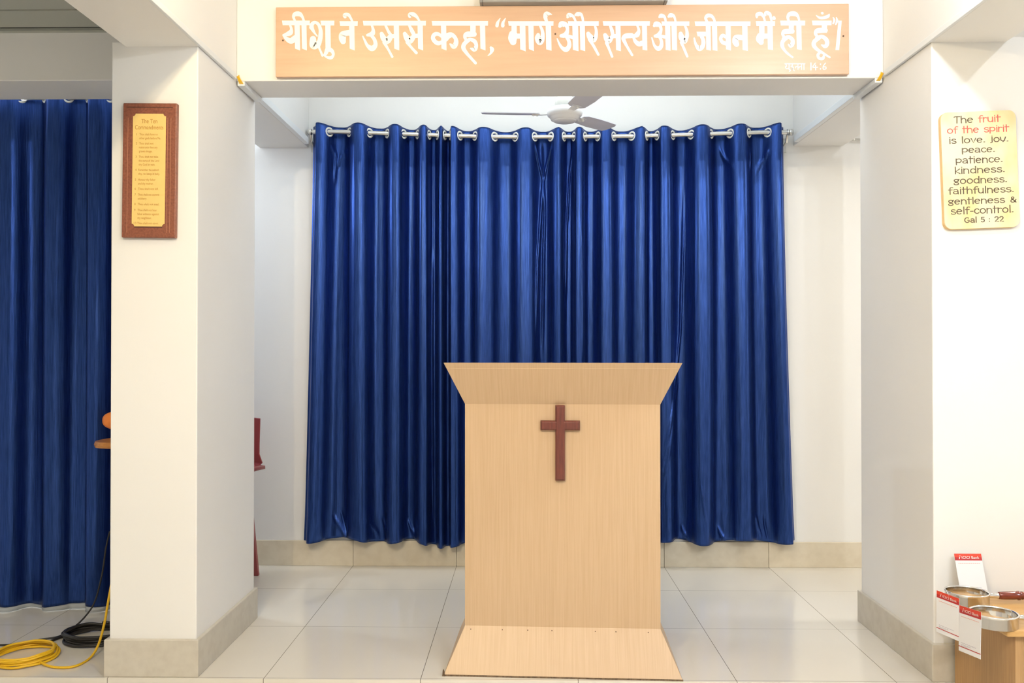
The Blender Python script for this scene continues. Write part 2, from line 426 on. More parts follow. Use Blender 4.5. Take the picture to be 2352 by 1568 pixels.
def curtain(name, label, keys, ry, rodz, zhem, amp, creases=(), bot=None, group=None, seed=0, ring_px=None, extra_hem=None, top=.042, res=16):
    """keys: list of (x, side) fold centres along the rod; side -1 towards the room, +1 towards the wall"""
    rng = np.random.RandomState(seed)
    root = thing(name, label, 'curtain', (keys[len(keys) // 2][0], ry, 0), group=group)
    ox = root.location.x
    P = []
    for i, (x, s) in enumerate(keys):
        P.append((x, s))
        if i < len(keys) - 1:
            x2, s2 = keys[i + 1]
            P.append(((x + x2) / 2, 0.0))
    # widen the crowns of the folds a little so they read as flat-ended waves
    path = np.array(crom(P, res))
    nu = len(path); nv = 150
    zt = np.array([rodz(x) for x in path[:, 0]]) + top
    v = np.linspace(0, 1, nv)
    ph = rng.uniform(0, 6.28, 8)
    X = np.zeros((nv, nu)); Y = np.zeros((nv, nu)); Z = np.zeros((nv, nu))
    nk = len(keys)
    kx = np.array([k[0] for k in keys])
    jit = rng.uniform(-1, 1, nk) * .008
    ampj = 1 + rng.uniform(-.22, .12, nk)
    ampb = 1 + rng.uniform(-.40, .12, nk)
    for j in range(nv):
        f = v[j]
        x = path[:, 0].copy(); s = path[:, 1].copy()
        ga = np.interp(path[:, 0], kx, ampj) * (1 - f) + np.interp(path[:, 0], kx, ampb) * f
        if bot is not None: x = x + np.interp(path[:, 0], bot[0], bot[1]) * (f ** 1.3)
        x = x + np.interp(path[:, 0], kx, jit) * math.sin(f * 2.6 + .2)
        sh = np.sign(s) * np.abs(np.sin(np.clip(s, -1, 1) * math.pi / 2)) ** (.64 + .40 * math.exp(-f / .07))
        y = sh * amp * ga * (1 - .16 * math.exp(-f / .07))
        y = y + .006 * f * np.sin(path[:, 0] * 23 + ph[0] + f * 3) + .003 * np.sin(path[:, 0] * 61 + ph[1] + 2 * f) * min(1, 3 * f)
        z = zt * (1 - f) + (zhem(path[:, 0]) if callable(zhem) else zhem) * f
        z = z + (.009 * np.abs(np.minimum(s, 0))) * (1 - f) ** 6 - .005 * (1 - f) ** 8
        hemw = np.clip((f - .93) / .07, 0, 1)
        y = y + hemw * .008 * np.sin(path[:, 0] * 37 + ph[2])
        X[j], Y[j], Z[j] = x, y, z
    for pts, wid, a in creases:
        Y -= a * gaussline(X, Z, pts, wid)
    bm = bmesh.new()
    V = [[bm.verts.new((X[j, i] - ox, Y[j, i], Z[j, i])) for i in range(nu)] for j in range(nv)]
    for j in range(nv - 1):
        for i in range(nu - 1): bm.faces.new((V[j][i], V[j + 1][i], V[j + 1][i + 1], V[j][i + 1]))
    fo = obj('fabric', bm, M['curtain'], root, smooth=True)
    sol = fo.modifiers.new('thickness', 'SOLIDIFY'); sol.thickness = .0016; sol.offset = 0
    # grommets where the cloth crosses the rod
    for i in range(len(keys) - 1):
        (xa, sa), (xb, sb) = keys[i], keys[i + 1]
        if sa * sb > 0 or abs(sa * sb) < 1: continue
        xm = (xa + xb) / 2
        sl = math.atan2((sb - sa) * amp * 1.15, (xb - xa))
        c = Vector((xm - ox, 0, rodz(xm)))
        tilt = Matrix.Rotation(sl - math.pi / 2, 3, 'Z')
        g = torus(bmesh.new(), c, .0225, .0058, tilt=tilt)
        obj('grommet', g, M['ivory'], root, smooth=True)
    return root

def cx(px, y=RY): return at(px, 800, y=y).x
def cp(px, py, y=RY - .05):
    p = at(px, py, y=y); return (p.x, p.z)
# fold centres along the rod, read off the rings: front, back, front ...
folds = [(716, .7), (732, -1), (779, 1), (826, -1), (870, 1), (909, -1), (944, 1), (975, -1), (995, 1), (1014, -1),
         (1028, 1), (1040, -1), (1072, 1), (1111, -1), (1161, 1), (1208, -1), (1248, 1), (1283, -1),
         (1308, 1), (1330, -1), (1358, 1), (1390, -1), (1430, 1), (1474, -1),
         (1498, 1), (1523, -1), (1568, 1), (1610, -1), (1657, 1), (1700, -1), (1742, 1), (1788, -1), (1804, .7)]
def kk(a, b): return [(cx(p), s) for p, s in folds if a <= p <= b]
spread = ([cx(p) for p in (718, 760, 830, 1000, 1480, 1610, 1700, 1803)], [-.050, -.028, -.004, 0, 0, .006, .020, .060])
hem = lambda x: np.interp(x, [-1.2, -.75, -.5, 0, .8, 1.5], [.165, .155, .135, .14, .155, .165]) + .012 * np.sin(x * 17)
G = 'blue curtains on the back wall'
k = .0035
CR_A = [([cp(755, 1185), cp(775, 1215), cp(790, 1245)], .006, .014), ([cp(775, 1180), cp(783, 1205), cp(796, 1240)], .006, -.012),
        ([cp(872, 1195), cp(880, 1220), cp(888, 1248)], .006, .013), ([cp(930, 1200), cp(942, 1225), cp(956, 1250)], .006, .016), ([cp(838, 1190), cp(850, 1215), cp(866, 1240)], .007, .010),
        ([cp(800, 330), cp(775, 350), cp(765, 380)], .006, .010), ([cp(752, 325), cp(765, 350), cp(760, 420)], .007, .010),
        ([cp(990, 560), cp(989, 800), cp(991, 1200)], .005, .012)]
curtain('blue_curtain', 'leftmost blue satin curtain on the back wall rod, its left edge against bare wall', kk(700, 1014), RY, rod_z, hem, .050, CR_A, spread, G, 1)
CR_B = [([cp(1229, 325), cp(1238, 365), cp(1249, 410)], .005, .020), ([cp(1268, 325), cp(1258, 365), cp(1249, 410)], .005, .020), ([cp(1249, 395), cp(1243, 480), cp(1236, 600), cp(1230, 830)], .008, .024),
        ([cp(1249, 405), cp(1252, 480), cp(1249, 600), cp(1246, 830)], .006, .020), ([cp(1247, 320), cp(1248, 360), cp(1249, 410)], .004, -.012)]
curtain('blue_curtain', 'blue satin curtain pinched into a gather below its rod, left of the ceiling fan hub', kk(1014, 1283)[0:], RY, rod_z, hem, .050, CR_B, None, G, 2)
CR_C = [([cp(1318, 325), cp(1310, 400), cp(1303, 520), cp(1301, 700)], .005, .016), ([cp(1335, 500), cp(1338, 650), cp(1340, 830)], .005, .012)]
curtain('blue_curtain', 'blue satin curtain hanging above the right half of the lectern top', kk(1283, 1474), RY, rod_z, hem, .050, CR_C, None, G, 3)
CR_D = [([cp(1578, 420), cp(1576, 560), cp(1570, 760), cp(1560, 860), cp(1540, 980), cp(1515, 1110)], .006, .014), ([cp(1566, 860), cp(1548, 980), cp(1525, 1110)], .006, .010), ([cp(1610, 1110), cp(1616, 1160), cp(1622, 1200)], .005, .010),
        ([cp(1660, 330), cp(1672, 355), cp(1688, 385)], .006, .014), ([cp(1770, 335), cp(1765, 355), cp(1745, 385)], .006, .014), ([cp(1725, 330), cp(1732, 350), cp(1728, 400)], .006, .010),
        ([cp(1570, 1215), cp(1580, 1235), cp(1592, 1252)], .006, .014), ([cp(1655, 1215), cp(1664, 1235), cp(1674, 1250)], .006, .014), ([cp(1744, 1190), cp(1750, 1215), cp(1760, 1245)], .006, .012), ([cp(1765, 1190), cp(1768, 1215), cp(1775, 1245)], .006, -.010)]
curtain('blue_curtain', 'rightmost blue satin curtain on the back wall rod, ending beside the white wall', kk(1474, 1810), RY, rod_z, hem, .050, CR_D, spread, G, 4)

# dark curtain of the left bay, hung behind its cross beam
LY = 4.06
lk = []
for px, s in ((-150, 1), (-100, -1), (-42, 1), (16, -1), (74, 1), (127, -1), (180, 1), (218, -1), (280, 1), (330, -1)):
    lk.append((at(px, 800, y=LY).x, s))
lr = lambda x: 2.474
lc = curtain('blue_curtain', 'shaded dark blue curtain hanging behind the beam left of the left pillar', lk, LY, lr, lambda x: .026 + .006 * np.sin(x * 14), .040, (), None, None, 9, top=.04, res=10)
bm = bmesh.new()
fab = [c for c in lc.children if c.name.startswith('fabric')][0].data
nv = 150; nu = len(fab.vertices) // nv
row = [fab.vertices[(nv - 2) * nu + i].co.copy() for i in range(nu)]
a = [bm.verts.new((p.x, p.y + .012, .05)) for p in row]; b = [bm.verts.new((p.x, p.y + .004, .003)) for p in row]
for i in range(nu - 1): bm.faces.new((a[i], b[i], b[i + 1], a[i + 1]))
lo = obj('lining', bm, M['lining'], lc, smooth=True); lo['label'] = 'pale lining showing below the hem'
tm = lo.modifiers.new('thickness', 'SOLIDIFY'); tm.thickness = .001
tt = thing('curtain_rod', 'steel rod behind the beam holding the shaded dark blue curtain', 'curtain rod', (-2.2, LY, 2.474))
obj('rod', tube(bmesh.new(), [(-.75, 0, 0), (.45, 0, 0)], .0125, 14), M['steel'], tt, smooth=True)
for x in (-.7, .42):
    bm = bmesh.new(); tube(bm, [(x, 0, 0), (x, -.05, .03), (x, -.112, .03)], .006, 8)
    obj('bracket', bm, M['steel'], tt)

# ------------------------------------------------------------------ lectern
p0, p1 = at(1018, 1552, z=0), at(1569, 1564, z=0)
ang = math.atan2(p1.y - p0.y, p1.x - p0.x)
mid = (p0 + p1) / 2
lec = thing('lectern', 'beige laminate lectern with flared top and foot, a wooden cross on its front', 'lectern', (mid.x, mid.y, 0), ang)
# local: x across, y back from the front edge of the foot
HW, FO = .457, .095           # half width of foot, how far the flares stand out
HB = .384                     # half width of body
D = .48; TK = .018
zf, zt0, zt1 = .165, 1.040, 1.205
bm = bmesh.new()
box(bm, -HB, HB, FO, FO + TK, 0.0, 1.14)
obj('front_panel', bm, M['lam'], lec, bevel=.001)
for s in (-1, 1):
    bm = bmesh.new(); box(bm, min(s * HB, s * (HB - TK)), max(s * HB, s * (HB - TK)), FO + TK, FO + D, 0, 1.09)
    obj('side_panel', bm, M['lam'], lec, bevel=.001)
bm = nbox(-HB + TK, HB - TK, FO + TK, FO + D - .01, .62, .638)
obj('shelf', bm, M['lam'], lec)
# sloping boards: front and two sides at foot and head
def flare(name, zlo, zhi, out_lo, out_hi):
    n = .014
    def ring(o, z, inset): return [(-HB - o * (HW - HB) / FO * 1.0 + inset, FO - o + inset, z), (HB + o * (HW - HB) / FO - inset, FO - o + inset, z)]
    lo, hi = ring(out_lo, zlo, 0), ring(out_hi, zhi, 0); li, hi2 = ring(out_lo, zlo, n), ring(out_hi, zhi, n)
    bm = bmesh.new(); hexa(bm, [lo[0], lo[1], li[1], li[0]], [hi[0], hi[1], hi2[1], hi2[0]])
    obj(name + '_front', bm, M['lam'], lec, bevel=.001)
    yb = FO + D
    for i, s in ((0, -1), (1, 1)):
        a, b = Vector(lo[i]), Vector(hi[i]); ai, bi = Vector(li[i]), Vector(hi2[i])
        bm = bmesh.new()
        dz = .085 if zlo > .5 else 0
        hexa(bm, [a, (a.x, yb, a.z), (ai.x, yb, a.z), ai], [b, (b.x, yb, b.z - dz), (bi.x, yb, b.z - dz), bi])
        obj(name + '_side', bm, M['lam'], lec, bevel=.001)
flare('foot_board', 0.0, zf, FO, 0.0)
flare('head_board', zt0, zt1, 0.0, FO)
bm = bmesh.new()
hexa(bm, [(-HW + .012, .012, 1.182), (HW - .012, .012, 1.182), (HW - .012, FO + D, 1.075), (-HW + .012, FO + D, 1.075)],
     [(-HW + .012, .012, 1.197), (HW - .012, .012, 1.197), (HW - .012, FO + D, 1.09), (-HW + .012, FO + D, 1.09)])
obj('reading_top', bm, M['lam'], lec)
# worn dark chip at the left foot corner and the dark seam under the foot
bm = nbox(-HW - .001, HW + .001, -.0015, .004, .0, .005)
o = obj('edge_strip', bm, M['edge'], lec); o['label'] = 'dark worn edge along the bottom'
bm = bmesh.new(); hexa(bm, [(-HW - .004, -.003, 0), (-HW + .008, -.003, 0), (-HW + .008, .012, 0), (-HW - .004, .012, 0)], [(-HW - .002, -.002, .022), (-HW + .0, -.002, .022), (-HW + .0, .012, .022), (-HW - .002, .012, .022)])
o = obj('chipped_corner', bm, M['edge'], lec); o['label'] = 'chipped dark corner'
for xx in (-.36, -.235, -.135, -.04, .13, .21, .335):
    zz = zf - .012; yy = FO - FO * (1 - zz / zf) - .0005 + .002
    bm = lathe(bmesh.new(), [(0, 0), (.0022, 0), (.0018, .0015), (0, .002)], 8, Matrix.Translation((xx, FO * (zz / zf) - .0003, zz)) @ Matrix.Rotation(math.pi / 2, 4, 'X'))
    obj('nail', bm, M['screw'], lec)
# cross, hung on the front panel
inv = lambda p: Matrix.Rotation(-ang, 3, 'Z') @ (Vector(p) - Vector((mid.x, mid.y, 0)))
yw = mid.y + FO
cc = at(1286.5, 976, y=yw)
cr = thing('cross', 'dark red-brown wooden cross on the front of the lectern', 'cross', (0, 0, 0), ang)
lcx = inv(at(1286.5, 976, y=mid.y + FO)); 
cr.location = Vector((mid.x, mid.y, 0)) + Matrix.Rotation(ang, 3, 'Z') @ Vector((lcx.x, FO, lcx.z))
sc = (mid.y + FO) / FPX
def bevbar(x0, x1, z0, z1, th, ch):
    bm = bmesh.new()
    v0 = [(x0, 0, z0), (x1, 0, z0), (x1, 0, z1), (x0, 0, z1)]
    v1 = [(x, -th + ch, z) for x, _, z in v0]
    v2 = [(x0 + ch, -th, z0 + ch), (x1 - ch, -th, z0 + ch), (x1 - ch, -th, z1 - ch), (x0 + ch, -th, z1 - ch)]
    R = [[bm.verts.new(p) for p in q] for q in (v0, v1, v2)]
    for a, b in zip(R, R[1:]):
        for i in range(4): bm.faces.new((a[i], a[(i + 1) % 4], b[(i + 1) % 4], b[i]))
    bm.faces.new(R[0]); bm.faces.new(R[2]); return bm
obj('upright', bevbar(-11 * sc, 11 * sc, -126 * sc, 46 * sc, .022, .006), M['cross'], cr, bevel=.0012)
obj('crossbar', bevbar(-45 * sc, 45 * sc, -11 * sc, 11 * sc, .021, .006), M['cross'], cr, bevel=.0012)

# ------------------------------------------------------------------ lettered board on the cross beam
BY = 3.69 - .026
b0, b1 = at(633, 177, y=BY), at(1950, 8, y=BY)
board = thing('lettered_board', 'long salmon wood board on the cross beam with a white Hindi verse', 'sign board', ((b0.x + b1.x) / 2, 3.69, b0.z))
OXB, OZB = board.location.x, board.location.z
obj('panel', nbox(b0.x - OXB, b1.x - OXB, -.026, -.004, 0, b1.z - OZB), M['board'], board, bevel=.003, seg=3)

def ribbon(bm, pts, place, off, sub=7, closed=False):
    """brush stroke: centre points with width, laid flat by place(x, y, depth)"""
    C = crom(pts, sub) if len(pts) > 2 else [np.array(p, float) for p in pts]
    L, Rr = [], []
    for i, c in enumerate(C):
        a, b = C[max(i - 1, 0)], C[min(i + 1, len(C) - 1)]
        d = (b - a)[:2]; n = np.array((-d[1], d[0])) / (np.hypot(*d) + 1e-9); h = max(c[2], 2) / 2
        L.append(bm.verts.new(place(c[0] + n[0] * h, c[1] + n[1] * h, off)))
        Rr.append(bm.verts.new(place(c[0] - n[0] * h, c[1] - n[1] * h, off)))
    for i in range(len(C) - 1): bm.faces.new((L[i], L[i + 1], Rr[i + 1], Rr[i]))
    for e, q in ((0, C[1] if len(C) > 1 else None), (len(C) - 1, C[-2])):
        c = C[e]; h = max(c[2], 2) / 2
        d = (c - q)[:2]; a0 = math.atan2(d[1], d[0])
        ring = [bm.verts.new(place(c[0] + h * math.cos(a0 + t), c[1] + h * math.sin(a0 + t), off + 1e-5)) for t in np.linspace(-math.pi / 2, math.pi / 2, 7)]
        bm.faces.new(ring)

def polyg(bm, pts, place, off):
    bm.faces.new([bm.verts.new(place(x, y, off)) for x, y in pts])

def word(name, parent, ox, oy, sc_, strokes, polys, m, Y, o):
    bm = bmesh.new()
    def place(x, y, off):
        p = at(ox + x / sc_, oy + y / sc_, y=Y)
        return Vector((p.x, p.y - off, p.z)) - o
    k = 0
    for s in strokes: k += 1; ribbon(bm, s, place, .0008 + k * 4e-6)
    for s in polys: k += 1; polyg(bm, s, place, .0008 + k * 4e-6)
    return obj(name, bm, m, parent)

Z9 = 9.0462
def bar(x0, x1, y0=255, y1=355, sl=15): return [(x0, y0), (x1, y0), (x1 - 3, y1), (x0 + sl, y1)]
def stem(x0, x1, y0=345, y1=870, sl=40): return [(x0, y0), (x1, y0), (x1 + 8, y1), (x0 + 12, y1 - sl)]
WORDS = [
 (640, [[(235, 335, 45), (265, 425, 60), (235, 505, 110), (110, 548, 50)], [(100, 550, 45), (170, 630, 85), (260, 668, 125), (345, 610, 120)],
        [(345, 260, 45), (310, 175, 60), (345, 115, 95), (430, 112, 100), (490, 165, 60), (525, 255, 50)],
        [(650, 400, 30), (690, 330, 80), (750, 285, 65), (830, 330, 65), (872, 450, 80), (868, 590, 95), (845, 720, 90), (840, 800, 50), (880, 900, 45), (912, 975, 50)],
        [(685, 340, 90), (690, 400, 85), (745, 500, 45), (800, 568, 28)], [(715, 630, 130), (720, 760, 150), (790, 760, 130), (835, 690, 90)],
        [(1030, 840, 110), (1110, 880, 80), (1135, 960, 60), (1090, 1020, 70), (1010, 1010, 50), (945, 965, 40)], [(1010, 850, 90), (985, 920, 80), (950, 965, 50)]],
  [bar(70, 650, 248, 345), stem(330, 440), stem(475, 580), bar(870, 1160, 250, 350), [(970, 345), (1080, 345), (1085, 840), (975, 870)]]),
 (640, [[(1480, 500, 120), (1330, 530, 120), (1325, 610, 150), (1340, 680, 120)], [(1380, 170, 70), (1380, 135, 90), (1450, 130, 70), (1500, 200, 50), (1530, 265, 50)]],
  [bar(1265, 1645, 260, 362), stem(1465, 1575)]),
 (640, [[(1935, 345, 45), (1965, 440, 65), (1945, 520, 105), (1845, 550, 55)], [(1930, 560, 70), (1995, 650, 75), (2010, 760, 90), (1940, 825, 120), (1850, 770, 70), (1800, 680, 50), (1750, 575, 30)],
        [(2220, 345, 50), (2280, 470, 60), (2340, 580, 70), (2290, 680, 80)], [(2140, 520, 80), (2180, 610, 120), (2250, 680, 120), (2300, 600, 100)], [(2190, 700, 70), (2280, 850, 50), (2361, 1000, 52)],
        [(2321, 570, 80), (2400, 570, 85)],
        [(2711, 345, 50), (2765, 450, 80), (2815, 570, 80), (2760, 660, 80)], [(2621, 520, 80), (2661, 600, 120), (2721, 670, 130), (2791, 600, 110)], [(2671, 700, 70), (2761, 810, 55), (2861, 918, 62)], [(2811, 570, 85), (2901, 560, 85)],
        [(2725, 160, 70), (2735, 125, 95), (2800, 120, 90), (2865, 165, 65), (2905, 220, 48), (2925, 265, 48)]],
  [bar(1750, 3061, 252, 352), stem(2391, 2501), stem(2886, 2996)]),
 (880, [[(1225, 590, 50), (1150, 530, 75), (1070, 535, 85), (1035, 610, 85), (1085, 690, 90), (1160, 720, 85), (1230, 680, 60)],
        [(1300, 575, 110), (1410, 535, 90), (1500, 610, 80), (1515, 710, 100), (1465, 785, 105), (1390, 735, 30)], [(1310, 650, 70), (1370, 590, 60), (1430, 560, 60)],
        [(1890, 530, 110), (1740, 540, 120), (1700, 590, 75), (1720, 640, 60)], [(1700, 690, 60), (1800, 640, 70), (1900, 680, 85), (1935, 770, 75), (1895, 845, 100), (1815, 825, 25)],
        [(1780, 650, 80), (1690, 730, 90), (1670, 820, 90), (1740, 930, 70), (1830, 1030, 60), (1920, 1130, 60)], [(2240, 810, 55), (2262, 850, 90), (2240, 920, 50), (2180, 975, 20)]],
  [bar(1010, 2180, 255, 355), stem(1200, 1310), [(1810, 345), (1925, 345), (1920, 580), (1810, 580)], stem(2010, 2120)]),
 (1120, [[(195, 355, 70), (210, 290, 60), (262, 200, 16)], [(315, 355, 75), (322, 290, 60), (372, 200, 16)],
         [(530, 540, 180), (520, 620, 185), (530, 690, 140)], [(590, 570, 105), (690, 570, 105)],
         [(1085, 345, 45), (1130, 440, 65), (1145, 540, 80), (1125, 650, 110), (1080, 700, 120), (1045, 610, 130), (1050, 545, 80)], [(1230, 275, 60), (1200, 180, 85), (1225, 110, 105), (1290, 110, 50), (1330, 122, 20)]],
  [bar(425, 1370, 260, 358), [(495, 345), (605, 345), (605, 560), (495, 560)], stem(665, 785, 345, 890, 45), stem(845, 955, 345, 885, 45), stem(1205, 1320, 345, 875, 30)]),
 (1120, [[(1500, 365, 70), (1540, 325, 130), (1625, 335, 95), (1660, 430, 70), (1620, 540, 105), (1530, 565, 75)], [(1635, 580, 65), (1690, 680, 75), (1690, 780, 90), (1630, 850, 105), (1550, 815, 70), (1490, 730, 48), (1445, 625, 26)], [(1640, 560, 60), (1770, 600, 75)],
         [(1660, 180, 50), (1690, 140, 105), (1765, 150, 60), (1810, 220, 48), (1830, 275, 48)], [(1830, 130, 55), (1875, 115, 95), (1940, 120, 65), (1970, 190, 52), (1985, 275, 50)],
         [(2225, 345, 45), (2255, 450, 60), (2250, 570, 80), (2200, 650, 110), (2130, 590, 125), (2090, 520, 85)], [(2110, 640, 60), (2200, 770, 60), (2300, 955, 52)]],
  [bar(1665, 2310, 260, 360), stem(1760, 1880, 345, 885, 30), stem(1915, 2020, 345, 885, 30)]),
 (1360, [[(370, 345, 50), (410, 450, 75), (425, 560, 70), (380, 640, 90)], [(270, 550, 85), (310, 630, 125), (350, 670, 110), (410, 590, 80)], [(300, 710, 70), (350, 830, 55), (415, 995, 52)], [(430, 570, 85), (500, 570, 85)],
         [(820, 560, 105), (700, 570, 105), (650, 620, 85), (680, 700, 70), (740, 810, 55), (832, 965, 50)],
         [(935, 345, 45), (970, 450, 60), (930, 545, 105), (850, 570, 45)], [(850, 580, 40), (900, 680, 80), (970, 735, 100), (1040, 715, 105)]],
  [bar(220, 1200, 260, 358), stem(485, 590, 345, 885, 25), stem(1035, 1138, 345, 870, 15)]),
 (1360, [[(1290, 355, 60), (1330, 325, 120), (1400, 340, 85), (1432, 440, 60), (1385, 545, 95), (1310, 570, 65)], [(1400, 585, 60), (1440, 680, 68), (1430, 785, 88), (1370, 830, 95), (1300, 775, 58), (1265, 690, 42), (1240, 605, 26)], [(1430, 570, 60), (1515, 590, 70)],
         [(1400, 175, 50), (1435, 150, 95), (1500, 170, 60), (1530, 265, 45)], [(1590, 165, 50), (1630, 140, 95), (1690, 150, 65), (1720, 210, 45), (1732, 275, 45)],
         [(1925, 345, 45), (1965, 450, 60), (1970, 570, 78), (1920, 680, 100), (1860, 600, 125), (1840, 520, 85)], [(1850, 700, 60), (1900, 810, 55), (1975, 990, 52)]],
  [bar(1440, 2020, 265, 358), stem(1515, 1622, 345, 875, 20), stem(1648, 1757, 345, 870, 15)]),
 (1580, [[(270, 550, 75), (318, 660, 80), (310, 770, 88), (240, 830, 105), (180, 770, 68), (150, 700, 50), (130, 615, 34)],
         [(400, 275, 52), (368, 200, 60), (410, 145, 80), (480, 150, 70), (530, 200, 58), (560, 275, 44)],
         [(800, 600, 60), (725, 558, 75), (680, 620, 70), (720, 700, 75), (800, 725, 85)], [(1130, 600, 110), (1000, 600, 110), (985, 680, 130), (1010, 740, 110)]],
  [bar(140, 1300, 265, 362), [(180, 480), (370, 480), (370, 575), (200, 575)], stem(370, 470, 345, 872, 20), stem(500, 604, 345, 878, 15), stem(780, 886, 345, 872, 30), stem(1125, 1236, 345, 878, 20)]),
 (1580, [[(1510, 580, 165), (1500, 640, 170), (1520, 700, 110)], [(1570, 570, 105), (1670, 570, 105)], [(1430, 185, 36), (1440, 125, 75), (1510, 105, 78), (1570, 170, 50), (1600, 265, 45)], [(1600, 140, 45), (1630, 95, 95), (1700, 115, 68), (1720, 190, 45), (1740, 265, 45)], [(1783, 190, 70), (1788, 205, 70)]],
  [bar(1410, 1810, 260, 362), [(1480, 345), (1590, 345), (1590, 560), (1480, 560)], stem(1650, 1760, 345, 860, 15)]),
 (1700, [[(1080, 470, 100), (930, 478, 108), (885, 530, 65), (910, 590, 55)], [(890, 620, 50), (1000, 590, 75), (1085, 645, 78), (1085, 730, 88), (1045, 775, 75), (1000, 742, 25)], [(960, 605, 85), (885, 680, 80), (872, 770, 78), (920, 865, 55), (1000, 945, 48), (1090, 1012, 36)],
         [(1010, 265, 48), (990, 180, 60), (1030, 115, 90), (1130, 108, 100), (1195, 155, 60), (1230, 255, 38)]],
  [bar(830, 1350, 250, 350), [(1010, 345), (1115, 345), (1105, 520), (1010, 520)], stem(1165, 1270, 340, 860, 20)]),
 (1700, [[(1770, 450, 100), (1610, 460, 108), (1565, 520, 70), (1600, 575, 55)], [(1580, 610, 50), (1690, 580, 75), (1785, 640, 88), (1805, 730, 90), (1760, 785, 78), (1690, 752, 25)], [(1640, 605, 85), (1545, 680, 88), (1530, 760, 88), (1590, 840, 70), (1690, 905, 55), (1860, 1012, 38)],
         [(1665, 900, 55), (1615, 960, 58), (1640, 1030, 58), (1715, 1035, 65), (1740, 970, 38)], [(1580, 140, 16), (1640, 185, 46), (1720, 192, 58), (1820, 160, 68), (1850, 120, 28)], [(1703, 92, 54), (1707, 96, 54)],
         [(1930, 180, 16), (1955, 240, 48), (1930, 310, 34)], [(1995, 180, 16), (2015, 250, 46), (1985, 325, 32)]],
  [bar(1490, 1900, 250, 345), [(1695, 340), (1805, 340), (1800, 500), (1695, 500)], [(2040, 250), (2110, 250), (2055, 860), (1980, 860)]]),
]
for ox, st, po in WORDS: word('lettering', board, ox, 20, Z9, st, po, M['white'], BY, board.location)
S = 20
word('lettering', board, 1700, 20, Z9, [
    [(945, 1150, S), (965, 1190, S), (940, 1210, S), (965, 1250, S), (1010, 1235, S)], [(1015, 1140, S), (1015, 1262, S)], [(1015, 1255, S), (1045, 1285, S), (1020, 1300, S)],
    [(1080, 1145, S), (1080, 1185, S), (1055, 1200, S), (1100, 1215, S), (1090, 1250, S), (1065, 1240, S), (1125, 1290, S)],
    [(1190, 1205, S), (1155, 1205, S), (1150, 1230, S)], [(1200, 1145, S), (1200, 1262, S)], [(1265, 1205, S), (1230, 1205, S), (1225, 1230, S)], [(1275, 1145, S), (1275, 1262, S)], [(1325, 1145, S), (1325, 1265, S)], [(930, 1145, S), (1345, 1145, S)],
    [(1470, 1130, 26), (1470, 1270, 26)], [(1560, 1130, S), (1510, 1215, S), (1610, 1215, S)], [(1568, 1170, S), (1568, 1272, S)], [(1668, 1150, 26), (1668, 1160, 26)], [(1668, 1245, 26), (1668, 1255, 26)],
    [(1772, 1130, S), (1725, 1200, S), (1730, 1258, S), (1778, 1250, S), (1778, 1212, S), (1730, 1208, S)]], [], M['white'], BY, board.location)
for px, py in ((1275.5, 78), (1937, 83), (650, 93)):
    p = at(px, py, y=BY)
    bm = lathe(bmesh.new(), [(0, 0), (.004, 0), (.0034, .002), (0, .003)], 12, Matrix.Translation(Vector((p.x, BY, p.z)) - board.location) @ Matrix.Rotation(math.pi / 2, 4, 'X'))
    obj('screw', bm, M['screw'], board)

# slim fixture just above the board, only its lower edge in view
a, b = at(1108, 8, y=3.63), at(1527, 8, y=3.63)
bf = thing('batten_light', 'slim grey batten light fixture above the middle of the lettered board, unlit', 'light fixture', ((a.x + b.x) / 2, 3.69, a.z))
hw = (b.x - a.x) / 2
obj('housing', nbox(-hw, hw, -.065, 0, .004, .05), mat('grey_batten', (.30, .29, .27), .5), bf, bevel=.004)
for s in (-1, 1): obj('end_cap', nbox(min(s * hw, s * (hw + .012)), max(s * hw, s * (hw + .012)), -.067, 0, .002, .052), mat('grey_cap', (.24, .23, .22), .5), bf, bevel=.003)

# ------------------------------------------------------------------ ceiling fan
fc = at(1297, 262, y=4.28)
fan = thing('ceiling_fan', 'small white three-bladed ceiling fan in front of the blue curtains', 'ceiling fan', (fc.x, fc.y, ZC))
zm = fc.z - ZC
obj('motor', lathe(bmesh.new(), [(0, -.034), (.058, -.034), (.070, -.029), (.074, -.018), (.078, -.016), (.087, -.008), (.090, .006), (.086, .018), (.070, .030), (.046, .036), (.040, .036)], 40,
                  Matrix.Translation((0, 0, zm))), M['fan'], fan, smooth=True)
obj('bottom_plate', lathe(bmesh.new(), [(0, -.040), (.052, -.039), (.060, -.034), (.060, -.032)], 36, Matrix.Translation((0, 0, zm))), M['fan'], fan, smooth=True)
obj('canopy_cup', lathe(bmesh.new(), [(.040, .036), (.050, .040), (.046, .075), (.030, .095), (.013, .10)], 30, Matrix.Translation((0, 0, zm))), M['ivory'], fan, smooth=True)
obj('downrod', tube(bmesh.new(), [(0, 0, zm + .09), (0, 0, -.004)], .011, 12), M['fan'], fan, smooth=True)
obj('ceiling_canopy', lathe(bmesh.new(), [(.012, -.06), (.04, -.05), (.055, -.01), (.055, 0)], 24), M['fan'], fan, smooth=True)
